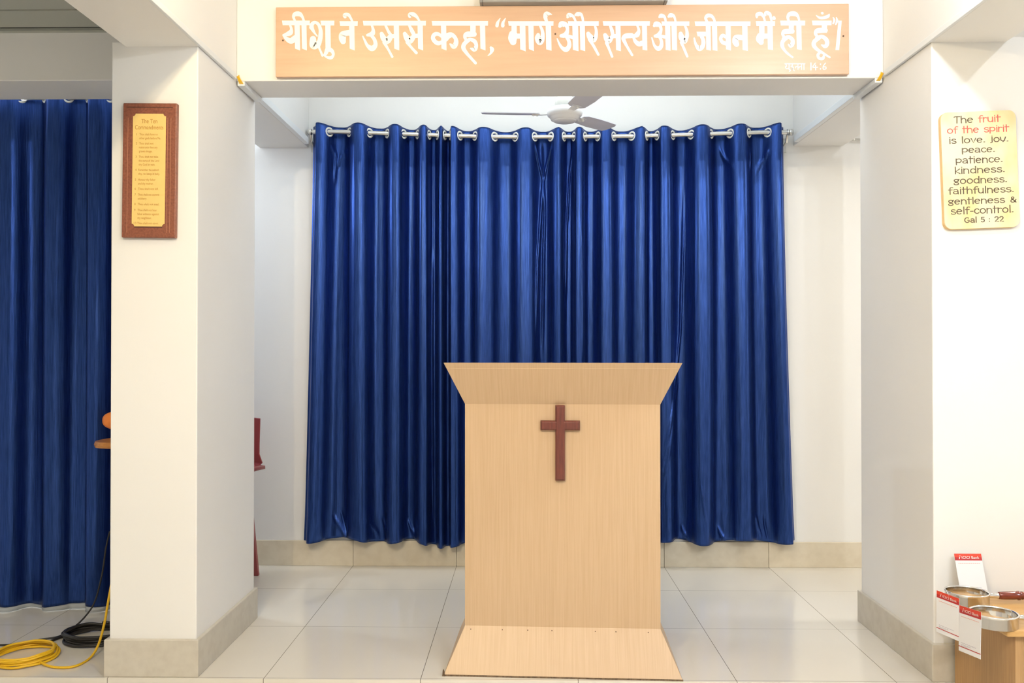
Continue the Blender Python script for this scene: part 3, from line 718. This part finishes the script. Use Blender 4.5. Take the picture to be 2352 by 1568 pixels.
for deg in (176, 51, 290):
    mt = Matrix.Translation((0, 0, zm + .004)) @ Matrix.Rotation(math.radians(deg), 4, 'Z') @ Matrix.Rotation(math.radians(-10), 4, 'X')
    bm = bmesh.new()
    xsx = [.125, .15, .25, .35, .405, .422]; ws = [.030, .046, .052, .050, .047, .030]
    lo, hi = [], []
    for x, h in zip(xsx, ws):
        lo.append([bm.verts.new(mt @ Vector((x, -h, -.003 + .012 * (x / .42) ** 2 + .004 * 0))), bm.verts.new(mt @ Vector((x, h, -.003 + .012 * (x / .42) ** 2)))])
        hi.append([bm.verts.new(mt @ Vector((x, -h, .001 + .012 * (x / .42) ** 2))), bm.verts.new(mt @ Vector((x, h, .001 + .012 * (x / .42) ** 2)))])
    for i in range(5):
        bm.faces.new((lo[i][0], lo[i + 1][0], lo[i + 1][1], lo[i][1])); bm.faces.new((hi[i][0], hi[i][1], hi[i + 1][1], hi[i + 1][0]))
        for k in (0, 1): bm.faces.new((lo[i][k], lo[i + 1][k], hi[i + 1][k], hi[i][k]))
    for i in (0, 5): bm.faces.new((lo[i][0], lo[i][1], hi[i][1], hi[i][0]))
    bl = obj('blade', bm, M['fanb'], fan)
    bm = bmesh.new()
    v = [(.070, -.014, -.006), (.165, -.022, -.006), (.165, .022, -.006), (.070, .014, -.006)]
    hexa(bm, [mt @ Vector(p) for p in v], [mt @ (Vector(p) + Vector((0, 0, .003))) for p in v])
    obj('blade_arm', bm, M['fan'], fan)
    bm = bmesh.new()
    for sx_, sy_ in ((.14, -.012), (.14, .012), (.158, 0)):
        lathe(bm, [(0, -.011), (.005, -.010), (.006, -.006)], 10, mt @ Matrix.Translation((sx_, sy_, 0)))
    obj('blade_screws', bm, M['white'], bl)

# ------------------------------------------------------------------ text helpers
def text_mesh(body, size, align='LEFT', spacing=1.0):
    c = bpy.data.curves.new('lettering', 'FONT'); c.body = body; c.size = size; c.align_x = align; c.space_character = spacing
    o = bpy.data.objects.new('lettering', c); COL.objects.link(o)
    bpy.context.view_layer.update()
    me = bpy.data.meshes.new_from_object(o.evaluated_get(bpy.context.evaluated_depsgraph_get()))
    bpy.data.objects.remove(o); return me

def put_text(parent, body, size, m, mtx, width=None, align='LEFT', spacing=1.0, height=None):
    me = text_mesh(body, size, align, spacing)
    xs = [v.co.x for v in me.vertices]
    k = 1.0
    if width: k = width / (max(xs) - min(xs))
    x0 = (max(xs) + min(xs)) / 2 if align == 'CENTER' else min(xs)
    for v in me.vertices:
        c = v.co; v.co = mtx @ Vector(((c.x - x0) * k, -.0006, c.y))
    return link('lettering', me, m, parent)

# ------------------------------------------------------------------ brown framed plaque on the left pillar
YP = PY[0]
q = [at(282, 237, y=YP - .022), at(405, 236, y=YP - .022), at(404, 546, y=YP - .022), at(279, 545, y=YP - .022)]
pc = sum(q, Vector()) / 4
pw = ((q[1] - q[0]).length + (q[2] - q[3]).length) / 2; phh = ((q[3] - q[0]).length + (q[2] - q[1]).length) / 2
pl = thing('wall_plaque', 'tall dark brown framed plaque of ten numbered commandments on the left pillar', 'plaque', (pc.x, YP, pc.z))
RT = Matrix.Rotation(math.radians(.55), 4, 'Y')
def tilt(bm, R=RT):
    bmesh.ops.transform(bm, matrix=R, verts=bm.verts); return bm
obj('frame', tilt(nbox(-pw / 2, pw / 2, -.022, 0, -phh / 2, phh / 2)), M['plaque_wood'], pl, bevel=.004, seg=3)
u = pw / 545.0       # one unit of the enlarged view of the plaque
def clipped(x0, x1, z0, z1, c, y0, y1):
    pts = []
    for (cx_, cz_, a0) in ((x0, z0, 0), (x1, z0, 90), (x1, z1, 180), (x0, z1, 270)):
        arc = [(cx_ + c * math.cos(math.radians(a0 + 90 - t)), cz_ + c * math.sin(math.radians(a0 + 90 - t))) for t in (0, 22.5, 45, 67.5, 90)]
        pts += arc
    bm = bmesh.new()
    A = [bm.verts.new((x, y0, z)) for x, z in pts]; B = [bm.verts.new((x, y1, z)) for x, z in pts]
    bm.faces.new(A); bm.faces.new(B)
    n = len(pts)
    for i in range(n): bm.faces.new((A[i], A[(i + 1) % n], B[(i + 1) % n], B[i]))
    return bm
x0, x1 = -pw / 2 + 105 * u, -pw / 2 + 437 * u
zt_, zb_ = phh / 2 - 108 * u, -phh / 2 + 112 * u
obj('gold_plate', tilt(clipped(x0, x1, zb_, zt_, 26 * u, -.0235, -.0215)), M['plaque_gold'], pl)
for a in ((-pw / 2 + 40 * u, pw / 2 - 40 * u, phh / 2 - 46 * u, phh / 2 - 40 * u), (x0 + 25 * u, x1 - 25 * u, zb_ - 14 * u, zb_ - 5 * u)):
    obj('groove', tilt(nbox(a[0], a[1], -.0226, -.021, a[2], a[3])), M['groove'], pl)
bm = bmesh.new()
for xx in (-pw / 2 + 52 * u, pw / 2 - 92 * u, pw / 2 - 60 * u): box(bm, xx, xx + 4 * u, -.0226, -.021, -phh / 2 + 50 * u, phh / 2 - 150 * u)
obj('groove_line', tilt(bm), mat('pale_groove', srgb(176, 120, 92), .5), pl)
xm = (x0 + x1) / 2
def line(txt, yy, size, xl=None, width=None):
    z = phh / 2 - (yy - 78) * u
    if xl is None: put_text(pl, txt, size * u, M['gold_text'], RT @ Matrix.Translation((xm, -.0236, z)), width=width * u if width else None, align='CENTER')
    else: put_text(pl, txt, size * u, M['gold_text'], RT @ Matrix.Translation((-pw / 2 + (xl - 190) * u, -.0236, z)), width=width * u if width else None)
line('The Ten', 282, 62, width=160); line('Commandments', 344, 62, width=285)
TEN = [(405, '1', 'Thou shalt have no', 'other gods before Me.'), (497, '2', 'Thou shalt not', 'make unto thee any', 'graven image.'), (630, '3', 'Thou shalt not take', 'the name of the Lord', 'thy God in vain.'),
       (762, '4', 'Remember the sabbath', 'day, to keep it holy.'), (860, '5', 'Honour thy father', 'and thy mother.'), (952, '6', 'Thou shalt not kill.'), (1010, '7', 'Thou shalt not commit', 'adultery.'),
       (1106, '8', 'Thou shalt not steal.'), (1165, '9', 'Thou shalt not bear', 'false witness against', 'thy neighbour.'), (1296, '10', 'Thou shalt not covet.')]
for row in TEN:
    yy = row[0]; line(row[1], yy, 32, 328 - (yy - 400) * .012)
    for i, tx in enumerate(row[2:]):
        line(tx, yy + i * 39, 32, 362 - (yy - 400) * .012, width=10.3 * len(tx))

# ------------------------------------------------------------------ cream verse plaque on the right pillar
q = [at(2163, 260, y=YP - .02), at(2334, 251, y=YP - .02), at(2341, 521, y=YP - .02), at(2170, 526, y=YP - .02)]
pc = sum(q, Vector()) / 4
vw = 171 * (YP - .02) / FPX; vh = 268 * (YP - .02) / FPX
vp = thing('verse_plaque', 'rounded cream plaque with a verse on fruit of the spirit on the right pillar', 'plaque', (pc.x, YP, pc.z))
RV = Matrix.Rotation(math.radians(-2.0), 4, 'Y')
def rounded(w_, h_, r, y0, y1, n=7):
    pts = []
    for sx_, sz_, a0 in ((1, 1, 0), (-1, 1, 90), (-1, -1, 180), (1, -1, 270)):
        for t in np.linspace(0, 90, n):
            a = math.radians(a0 + t); pts.append((sx_ * (w_ / 2 - r) + r * math.cos(a), sz_ * (h_ / 2 - r) + r * math.sin(a)))
    bm = bmesh.new()
    A = [bm.verts.new((x, y0, z)) for x, z in pts]; B = [bm.verts.new((x, y1, z)) for x, z in pts]
    bm.faces.new(A); bm.faces.new(B)
    for i in range(len(pts)): bm.faces.new((A[i], A[(i + 1) % len(pts)], B[(i + 1) % len(pts)], B[i]))
    return bm
bk = obj('backing', tilt(rounded(vw, vh, .028, -.016, 0), RV), M['plaque_side'], vp)
obj('face', tilt(rounded(vw - .001, vh - .001, .028, -.0195, -.0155), RV), M['cream'], vp, bevel=.0015)

def arc(cx_, cy_, rx, ry, a0, a1, n=9):
    return [(cx_ + rx * math.cos(math.radians(a)), cy_ + ry * math.sin(math.radians(a))) for a in np.linspace(a0, a1, n)]
# light display letters as strokes; x-height 1, ascender 1.45, descender -.4; (advance, strokes)
GL = {
 'T': (1.25, [[(.05, 1.28), (.2, 1.38), (1.15, 1.38)], [(.6, 1.38), (.55, 0)]]),
 'h': (1.2, [[(.12, 1.45), (.12, 0)], [(.12, .6)] + arc(.55, .55, .42, .42, 160, 0) + [(.97, 0)]]),
 'e': (1.2, [[(.1, .52), (1.0, .58)] + arc(.55, .5, .46, .48, 10, 310, 16)]),
 'f': (.85, [[(.85, 1.38)] + arc(.62, 1.15, .3, .28, 70, 180, 6) + [(.32, 0)], [(.02, .9), (.75, .9)]]),
 'r': (.85, [[(.12, 1), (.12, 0)], [(.12, .6)] + arc(.5, .6, .36, .36, 150, 45, 6)]),
 'u': (1.2, [[(.12, 1), (.12, .42)] + arc(.54, .42, .42, .4, 180, 360, 9)[1:] + [(.96, 1)], [(.96, .4), (.98, 0)]]),
 'i': (.42, [[(.18, 1), (.18, 0)], [(.16, 1.34), (.2, 1.36)]]),
 't': (.85, [[(.3, 1.4), (.3, 0)], [(.02, .98), (.8, .98)]]),
 'o': (1.25, [arc(.58, .5, .48, .48, 90, 450, 20)]),
 's': (1.05, [arc(.5, .74, .38, .24, 30, 200, 8) + arc(.5, .25, .40, .25, 80, -160, 10)]),
 'p': (1.25, [[(.12, 1.0), (.12, -.25)], [(.12, .85)] + arc(.6, .6, .46, .4, 110, -120, 12) + [(.14, .22)]]),
 'l': (.45, [[(.2, 1.45), (.2, 0)]]),
 'v': (1.1, [[(.05, 1), (.1, .98), (.5, 0), (.95, 1)]]),
 'j': (.6, [[(.36, 1), (.36, .1)] + arc(.12, .05, .24, .2, 0, -110, 6), [(.34, 1.32), (.38, 1.34)]]),
 'y': (1.15, [[(.05, 1), (.12, .45)] + arc(.5, .45, .38, .28, 180, 330, 6), [(1.0, 1), (.72, .2), (.5, 0)]]),
 'c': (1.05, [arc(.56, .5, .46, .48, 45, 320, 14)]),
 'a': (1.2, [arc(.5, .72, .38, .28, 150, 0, 8) + [(.92, .4), (.94, 0)], [(.9, .52)] + arc(.48, .28, .40, .26, 80, 290, 10) + [(.9, .25)]]),
 'n': (1.2, [[(.12, 1), (.12, 0)], [(.12, .6)] + arc(.54, .55, .42, .42, 160, 0, 9) + [(.96, 0)]]),
 'k': (1.1, [[(.14, 1.45), (.14, 0)], [(.9, 1.0), (.2, .48), (.95, 0)]]),
 'd': (1.25, [[(1.0, 1.45), (1.0, 0)], arc(.55, .48, .45, .46, 30, 330, 16)]),
 'g': (1.15, [arc(.5, .72, .38, .26, 0, 360, 14), [(.85, .9), (1.05, .95)], [(.3, .5), (.2, .3), (.8, .22)] + arc(.5, -.02, .42, .2, 30, -200, 10)]),
 '-': (.75, [[(.08, .5), (.6, .5)]]), '.': (.45, [[(.10, .09), (.30, .09)]]), ' ': (.85, []),
 '&': (1.25, [[(1.1, 0), (.3, .85)] + arc(.5, 1.0, .22, .2, 200, -30, 7) + [(.2, .45)] + arc(.5, .28, .36, .28, 170, 330, 8) + [(1.1, .6)]]),
 'G': (1.5, [arc(.7, .68, .58, .66, 50, 330, 16) + [(1.22, .62), (.8, .62)]]),
 '5': (1.1, [[(.9, 1.3), (.2, 1.3), (.18, .75)] + arc(.5, .42, .42, .4, 110, -140, 10)]),
 ':': (.6, [[(.2, .15), (.24, .17)], [(.2, .8), (.24, .82)]]),
 '2': (1.2, [arc(.52, .95, .42, .36, 160, -20, 8) + [(.15, .02), (1.0, .02)]]),
}
def stroke_text(parent, runs, x_c, z_base, width, xh, wd, mtx, yoff):
    total = sum(GL[c][0] for tx, _ in runs for c in tx)
    kx = width / total; x = x_c - width / 2
    for tx, m in runs:
        if tx.strip():
            bm = bmesh.new(); n = 0
            for c in tx:
                adv, st = GL[c]
                for s in st:
                    n += 1
                    def place(px_, py_, off): return mtx @ Vector((px_, -yoff - off, py_))
                    pts = [(x + a * kx, z_base + b * xh, wd) for a, b in s]
                    rib(bm, pts, place, n * 2e-6)
                x += adv * kx
            obj('lettering', bm, m, parent)
        else: x += sum(GL[c][0] for c in tx) * kx
def rib(bm, pts, place, off):
    C = [np.array(p) for p in pts]; L, Rr = [], []
    for i, c in enumerate(C):
        a, b = C[max(i - 1, 0)], C[min(i + 1, len(C) - 1)]
        d = (b - a)[:2]; d = d / (np.hypot(*d) + 1e-9); n = np.array((-d[1], d[0])); h = c[2] / 2 * (.8 + .35 * abs(n[0]))
        e = (-d if i == 0 else d if i == len(C) - 1 else 0 * d) * h * .8
        L.append(bm.verts.new(place(c[0] + n[0] * h + e[0], c[1] + n[1] * h + e[1], off))); Rr.append(bm.verts.new(place(c[0] - n[0] * h + e[0], c[1] - n[1] * h + e[1], off)))
    for i in range(len(C) - 1): bm.faces.new((L[i], L[i + 1], Rr[i + 1], Rr[i]))
uz = vh / 1275.0
D_, RD = M['text_dark'], M['text_red']
rows = [(240, 505, 50, -12, [('The ', D_), ('fruit', RD)]), (350, 670, 50, -8, [('of the spirit', RD)]), (460, 645, 48, -4, [('is love. joy.', D_)]), (567, 360, 48, -12, [('peace.', D_)]),
        (680, 510, 50, -8, [('patience.', D_)]), (790, 545, 50, -6, [('kindness.', D_)]), (900, 580, 50, -4, [('goodness.', D_)]), (1010, 710, 50, 0, [('faithfulness.', D_)]),
        (1122, 740, 48, 8, [('gentleness &', D_)]), (1230, 680, 52, 2, [('self-control.', D_)]), (1325, 430, 40, 20, [('Gal 5 : 22', D_)])]
for yb, wdt, xh, dx, runs in rows:
    stroke_text(vp, runs, dx * uz, vh / 2 - (yb - 118) * uz, wdt * uz, xh * uz, 11 * uz, RV, .0198)

# ------------------------------------------------------------------ side table by the right pillar (stands on the hall floor)
TZ = .34
tl = thing('side_table', 'small light wood table below the stage beside the right pillar, holding the offering rings', 'table', (1.9, 3.0, ZH))
lp = lambda x, y, z: Vector((x, y, z)) - tl.location
def tb(name, x0, x1, y0, y1, z0, z1, m, bev=.002, par=tl):
    return obj(name, nbox(x0 - 1.9, x1 - 1.9, y0 - 3.0, y1 - 3.0, z0 - ZH, z1 - ZH), m, par, bevel=bev, seg=3)
YT0, YT1 = 2.80, 3.225
tb('table_top', 1.570, 2.35, YT0, YT1, TZ - .022, TZ, M['tablewood'], .007)
tb('side_panel', 1.610, 1.634, YT0 + .025, YT1 - .004, ZH, TZ - .022, M['tableside'])
tb('side_panel', 2.28, 2.304, YT0 + .025, YT1 - .004, ZH, TZ - .022, M['tableside'])
tb('front_panel', 1.634, 2.28, YT0 + .030, YT0 + .048, ZH + .05, TZ - .022, M['tableside'])
tb('back_panel', 1.634, 2.28, YT1 - .022, YT1 - .006, ZH + .05, TZ - .022, M['tableside'])

def ring_bag(label, cx_, cy_, hx, tiltang):
    r = thing('offering_ring', label, 'offering ring', (cx_, cy_, TZ), tiltang, group='offering rings on the side table')
    R0, H = .0705, .040
    prof = [(R0 - .0015, .002), (R0 + .0015, 0), (R0 + .0015, H - .003), (R0 + .004, H - .002), (R0 + .0035, H + .002), (R0 - .001, H + .002), (R0 - .0015, H - .002), (R0 - .0015, .002)]
    obj('metal_band', lathe(bmesh.new(), prof, 56), M['chrome'], r, smooth=True)
    z = H * .62
    mt = Matrix.Translation((R0 + .001, 0, z)) @ Matrix.Rotation(math.pi / 2, 4, 'Y')
    obj('socket', lathe(bmesh.new(), [(.0, 0), (.010, 0), (.010, .004), (.0085, .006), (.0095, .036), (.011, .038), (.011, .042), (0, .042)], 20, mt), M['chrome'], r, smooth=True)
    m2 = Matrix.Translation((R0 + .001 + .042, 0, z)) @ Matrix.Rotation(math.pi / 2, 4, 'Y')
    obj('handle', lathe(bmesh.new(), [(0, 0), (.012, 0), (.0135, .006), (.0145, .02), (.0150, .055), (.0140, .066), (.0165, .070), (.0165, .076), (.0110, .080), (.0150, .085), (.0130, .092), (.0105, .12), (.0120, .20), (.0145, .26), (.012, .29), (0, .295)], 24, m2), M['turned'], r, smooth=True)
    return r
c1 = at(2221, 1364, z=TZ + .03); c2 = at(2283, 1413, z=TZ + .03)
ring_bag('chrome offering ring with turned red wood handle, farther back on the side table', c1.x, c1.y, 0, math.radians(1))
ring_bag('chrome offering ring nearer the front edge of the side table, handle running out of frame', c2.x, c2.y, 0, math.radians(-3))

# payment cards: white with a red header; the code square itself is left blank
def card(label, tl_, tr_, bl_, w_, h_, curl=0.0, tie=None):
    tl_, tr_, bl_ = map(Vector, (tl_, tr_, bl_))
    X = (tr_ - tl_).normalized(); Zd = (bl_ - tl_); Zd = (Zd - X * Zd.dot(X)).normalized(); Nn = X.cross(-Zd)
    base = tl_ + X * w_ / 2 + Zd * h_
    r = thing('payment_card', label, 'card', base, group='payment cards at the side table')
    o = tl_ - base
    n_out = -(-Zd).cross(X) if False else Zd.cross(X)
    if n_out.dot(CAM - tl_) < 0: n_out = -n_out
    def pt(a, b, d=0.0):                # a across 0..1, b down 0..1
        return o + X * (a * w_) + Zd * (b * h_) + n_out * (d + curl * (math.sin(b * math.pi * .5) ** 2) + .0)
    def sheet(a0, a1, b0, b1, d0, d1, nb=8):
        bm = bmesh.new(); F_, B_ = [], []
        for i in range(nb + 1):
            b = b0 + (b1 - b0) * i / nb
            F_.append((bm.verts.new(pt(a0, b, d1)), bm.verts.new(pt(a1, b, d1)))); B_.append((bm.verts.new(pt(a0, b, d0)), bm.verts.new(pt(a1, b, d0))))
        for i in range(nb):
            bm.faces.new((F_[i][0], F_[i][1], F_[i + 1][1], F_[i + 1][0])); bm.faces.new((B_[i][0], B_[i + 1][0], B_[i + 1][1], B_[i][1]))
            for k in (0, 1): bm.faces.new((F_[i][k], F_[i + 1][k], B_[i + 1][k], B_[i][k]))
        for i in (0, nb): bm.faces.new((F_[i][0], F_[i][1], B_[i][1], B_[i][0]))
        return bm
    obj('sheet', sheet(0, 1, 0, 1, 0, .0008), M['card'], r)
    obj('header_band', sheet(0, 1, 0, .085, .0008, .0011), M['card_red'], r)
    obj('header_band', sheet(0, 1, .085, .165, .0008, .0011), M['card_maroon'], r)
    obj('footer_line', sheet(0, 1, .885, .903, .0008, .0011), M['card_maroon'], r)
    rnd = random.Random(len(label))
    for b, a0, a1, mi in ((.228, .10, .9, 0), (.80, .12, .80, 1), (.835, .12, .56, 1), (.862, .12, .45, 1)):
        a = a0; bm = bmesh.new()
        while a < a1:
            wl = rnd.uniform(.03, .07)
            v = [bm.verts.new(pt(*c, .0011)) for c in ((a, b), (min(a + wl, a1), b), (min(a + wl, a1), b + .012), (a, b + .012))]
            bm.faces.new(v); a += wl + .015
        obj('small_print', bm, M['print_grey'] if mi else M['print_red'], r)
    # wordmark: a slanted "i" figure and the words, white
    me = text_mesh('ICICI Bank', 1.0); xs_ = [v.co.x for v in me.vertices]; x0_, x1_ = min(xs_), max(xs_)
    for v in me.vertices:
        a = .26 + (v.co.x - x0_) / (x1_ - x0_) * .64; b = .122 - v.co.y * .085
        v.co = pt(a, b, .0014)
    link('wordmark', me, M['white'], r)
    bm = bmesh.new()
    pl_ = lambda x, y, off: pt(x, y, .0014 + off)
    ribbon(bm, [(.165, .128, .03), (.175, .10, .045), (.20, .075, .035)], pl_, 0) if False else None
    for pts in ([(.15, .130), (.175, .130), (.205, .075), (.175, .075)], [(.188, .062), (.215, .062), (.218, .045), (.192, .045)]):
        bm.faces.new([bm.verts.new(pl_(x, y, 0)) for x, y in pts])
    obj('emblem', bm, M['white'], r)
    if tie is not None:
        q0 = pt(.55, .03, .001); q1 = Vector(tie) - base
        obj('string', tube(bmesh.new(), [Vector(c) for c in crom([tuple(q0), tuple((q0 + q1) / 2 + Vector((0, 0, .004))), tuple(q1)], 6)], .0012, 6), M['card'], r, smooth=True)
    return r
a = at(2210, 1352, z=TZ + .001); 
yb_ = 3.185
A0, A1 = at(2210, 1353, y=yb_), at(2273, 1354, y=yb_)
A0.z = A1.z = TZ + .001
wA = A1.x - A0.x
card('white card with red header propped upright at the back of the side table', (A0.x - .004, yb_ + .052, TZ + .146), (A0.x - .004 + wA, yb_ + .052, TZ + .146), (A0.x, yb_, TZ + .001), wA, .152)
def hang(px, py, px2, py2, pbx, pby, d1, zz, h_):
    a = at(px, py, z=zz); b = at(px2, py2, z=zz)
    return a, b
a, b = hang(2152, 1355, 2203.6, 1374, 0, 0, 0, .392, 0)
c = at(2156.5, 1453, y=a.y - .012)
card('white card with red header hanging left of the farther offering ring', a, b, c, (b - a).length, (c - a).length * .99, .0, (c1.x - .068, c1.y + .02, TZ + .038))
a, b = at(2204, 1389, y=2.850), at(2254, 1405, z=at(2204, 1389, y=2.850).z + .015)
c = at(2218, 1498, y=2.80)
card('white card with red header hanging from the nearer offering ring, lowest of the cards', a, b, c, (b - a).length, (c - a).length * .98, .004, (c2.x - .066, c2.y - .03, TZ + .038))

# ------------------------------------------------------------------ red plastic chair behind the left pillar
ch = thing('plastic_chair', 'dark red plastic armchair half hidden behind the left pillar', 'chair', (-1.722, 4.45, 0))
def sl(x0, x1, y0, y1, z0, z1): return nbox(x0, x1, y0, y1, z0, z1)
W = .262
bm = bmesh.new()      # back shell, bowed to the rear
nx, nz = 13, 10; grid = []
for j in range(nz):
    f = j / (nz - 1); z = .44 + .435 * f; hw_ = W * (1.0 if z > .585 else .76) ; rowv = []
    for i in range(nx):
        s = -1 + 2 * i / (nx - 1)
        rowv.append((s * (hw_ + .034 * math.exp(-((z - .60) / .045) ** 2)), .19 + .06 * f - .05 * s * s * (0.6 + .4 * f), z + .012 * (1 - s * s) * f))
    grid.append(rowv)
F1 = [[bm.verts.new(p) for p in r_] for r_ in grid]; F2 = [[bm.verts.new((p[0], p[1] + .012, p[2])) for p in r_] for r_ in grid]
for j in range(nz - 1):
    for i in range(nx - 1):
        if j in (2, 3, 4, 5, 6) and i in (2, 4, 7, 9): pass
        bm.faces.new((F1[j][i], F1[j][i + 1], F1[j + 1][i + 1], F1[j + 1][i])); bm.faces.new((F2[j][i], F2[j + 1][i], F2[j + 1][i + 1], F2[j][i + 1]))
    for i in (0, nx - 1): bm.faces.new((F1[j][i], F1[j + 1][i], F2[j + 1][i], F2[j][i]))
for j in (0, nz - 1):
    for i in range(nx - 1): bm.faces.new((F1[j][i], F1[j][i + 1], F2[j][i + 1], F2[j][i]))
obj('backrest', bm, M['red_plastic'], ch, smooth=False, bevel=.003)
obj('seat', nbox(-.23, .23, -.24, .20, .425, .445), M['red_plastic'], ch, bevel=.01, seg=3)
for s in (-1, 1):
    bm = bmesh.new()
    tp = [(s * .268, .20, .620, .024), (s * .278, .155, .625, .026), (s * .275, .02, .635, .028), (s * .262, -.10, .63, .026), (s * .245, -.19, .58, .022), (s * .235, -.21, .44, .018)]
    C = crom(tp, 5); A_, B_, C_, D_2 = [], [], [], []
    for c in C:
        wv = c[3]
        A_.append(bm.verts.new((c[0] - wv * .9, c[1], c[2] + .004))); B_.append(bm.verts.new((c[0] + wv * .9, c[1], c[2] - .004)))
        C_.append(bm.verts.new((c[0] + wv * .9, c[1] + .003, c[2] - .022))); D_2.append(bm.verts.new((c[0] - wv * .9, c[1] + .003, c[2] - .012)))
    for i in range(len(C) - 1):
        for P_, Q_ in ((A_, B_), (B_, C_), (C_, D_2), (D_2, A_)): bm.faces.new((P_[i], Q_[i], Q_[i + 1], P_[i + 1]))
    bm.faces.new((A_[0], B_[0], C_[0], D_2[0])); bm.faces.new((A_[-1], B_[-1], C_[-1], D_2[-1]))
    obj('arm', bm, M['red_plastic'], ch, smooth=True)
    for y0, y1 in ((.17, .255), (-.21, -.25)):
        bm = bmesh.new(); hexa(bm, [(s * .228 - .013, y1 - .013, 0), (s * .228 + .013, y1 - .013, 0), (s * .228 + .013, y1 + .013, 0), (s * .228 - .013, y1 + .013, 0)],
                               [(s * .205 - .02, y0 - .02, .43), (s * .205 + .02, y0 - .02, .43), (s * .205 + .02, y0 + .02, .43), (s * .205 - .02, y0 + .02, .43)])
        obj('leg', bm, M['red_plastic'], ch, bevel=.003)

# ------------------------------------------------------------------ stool with orange back behind the left pillar
YS = 3.80
s0 = at(228, 1016, y=YS)
st = thing('bar_stool', 'tall stool with wooden seat and orange padded back behind the left pillar', 'stool', (s0.x + .14, YS, 0))
zs = s0.z
def disc(rx, ry, z0, z1, n=36, pw_=2.6):
    bm = bmesh.new(); r1, r2, r3 = [], [], []
    for i in range(n):
        a = 2 * math.pi * i / n; c, s = math.cos(a), math.sin(a)
        x = rx * math.copysign(abs(c) ** (2 / pw_), c); y = ry * math.copysign(abs(s) ** (2 / pw_), s)
        r1.append(bm.verts.new((x * .97, y * .97, z0))); r2.append(bm.verts.new((x, y, (z0 + z1) / 2))); r3.append(bm.verts.new((x * .97, y * .97, z1)))
    for a, b in ((r1, r2), (r2, r3)):
        for i in range(n): bm.faces.new((a[i], a[(i + 1) % n], b[(i + 1) % n], b[i]))
    bm.faces.new(r1); bm.faces.new(r3); return bm
obj('seat', disc(.14, .13, zs - .013, zs + .013), M['wood'], st, smooth=False)
z0, z1 = at(240, 987, y=YS + .09).z, at(240, 943, y=YS + .09).z
px0 = at(235, 965, y=YS + .08).x + .12 - st.location.x
bm = bmesh.new(); n = 40; rings = []
for sc_, yy in ((.86, -.014), (1.0, -.006), (1.0, .008), (.9, .016)):
    ring = []
    for i in range(n):
        a = 2 * math.pi * i / n; c, s = math.cos(a), math.sin(a)
        ring.append(bm.verts.new((px0 + .12 * sc_ * math.copysign(abs(c) ** .62, c), .085 + yy, (z0 + z1) / 2 + (z1 - z0) / 2 * sc_ * math.copysign(abs(s) ** .8, s))))
    rings.append(ring)
for a, b in zip(rings, rings[1:]):
    for i in range(n): bm.faces.new((a[i], a[(i + 1) % n], b[(i + 1) % n], b[i]))
bm.faces.new(rings[0]); bm.faces.new(rings[-1])
obj('back_pad', bm, M['orange'], st, smooth=True)
for x in (.02, .085): obj('back_post', tube(bmesh.new(), [(x, .105, zs - .005), (x, .106, z0 + .06)], .006, 8), M['metal_leg'], st)
for x, y in ((-.02, -.09), (.115, -.09), (-.055, .09), (.115, .09)):
    obj('leg', tube(bmesh.new(), [(x * .9, y * .9, zs - .012), (x, y, 0)], .010, 10), M['metal_leg'], st, smooth=True)
obj('foot_ring', tube(bmesh.new(), [(-.018, -.086, .26), (.112, -.086, .26), (.112, .086, .26), (-.052, .086, .26), (-.018, -.086, .26)], .007, 8), M['metal_leg'], st)

# ------------------------------------------------------------------ cables on the floor of the left bay
def cable(name, label, pts, r, m, cat='cable', sub=10, group=None):
    pts = [Vector(p) for p in pts]; base = Vector((pts[0].x, pts[0].y, 0))
    bm = tube(bmesh.new(), [Vector(c) for c in crom([tuple(p - base) for p in pts], sub)], r, 8)
    o = obj(name, bm, m, None, smooth=True); o.location = base
    return tag(o, label, cat, group)
def coil_pts(c, rx, ry, turns, r, seed, a0=0.0):
    rng = random.Random(seed); P_ = []
    n = int(turns * 14)
    for i in range(n):
        a = a0 + 2 * math.pi * i / 14; k = 1 + .06 * math.sin(i * .37 + seed) + rng.uniform(-.03, .03) - .10 * (i / n)
        P_.append((c[0] + rx * k * math.cos(a) + rng.uniform(-.004, .004), c[1] + ry * k * math.sin(a), r + (i // 14) * r * 1.1 + rng.uniform(0, .004)))
    return P_
yc = at(58, 1511, z=0)
R_ = .005
P_ = coil_pts((yc.x, yc.y), .118, .125, 6, R_, 3, a0=.4)
P_ = P_[::-1]
lead = [at(92, 1512, z=.012), at(100, 1524, z=.008), at(128, 1532, z=.006), at(170, 1530, z=.006), at(205, 1512, z=.006), at(226, 1480, y=3.48), at(240, 1430, y=3.55), at(247, 1390, y=3.60), at(256, 1340, y=3.66), at(266, 1290, y=3.70)]
lead[5].z = max(lead[5].z, .02)
cable('yellow_cable', 'yellow cable coiled on the floor at far left, its end rising behind the pillar', [Vector(p) for p in P_] + lead, R_, M['yellow_cable'])
bc = at(222, 1467, z=0)
P_ = coil_pts((bc.x, bc.y), .135, .11, 6, .006, 5, a0=2.2)
tail = [at(143, 1462, z=.006), at(110, 1474, z=.006), at(60, 1484, z=.006), at(10, 1490, z=.006)]
cable('black_cable', 'thick black cable coiled on the floor beside the left pillar', tail[::-1] + [Vector(p) for p in P_], .006, M['black_cable'])
th_ = [at(252, 1220, y=3.93), at(243, 1260, y=3.92), at(234, 1320, y=3.90), at(218, 1380, y=3.88), at(196, 1415, y=3.84), at(165, 1444, z=.008), at(135, 1461, z=.005), at(95, 1468, z=.005), at(50, 1477, z=.005), at(0, 1481, z=.005), at(-60, 1480, z=.005)]
cable('black_cable', 'thin black cable dropping in front of the dark curtain and running left across the floor', th_, .004, M['black_cable'])
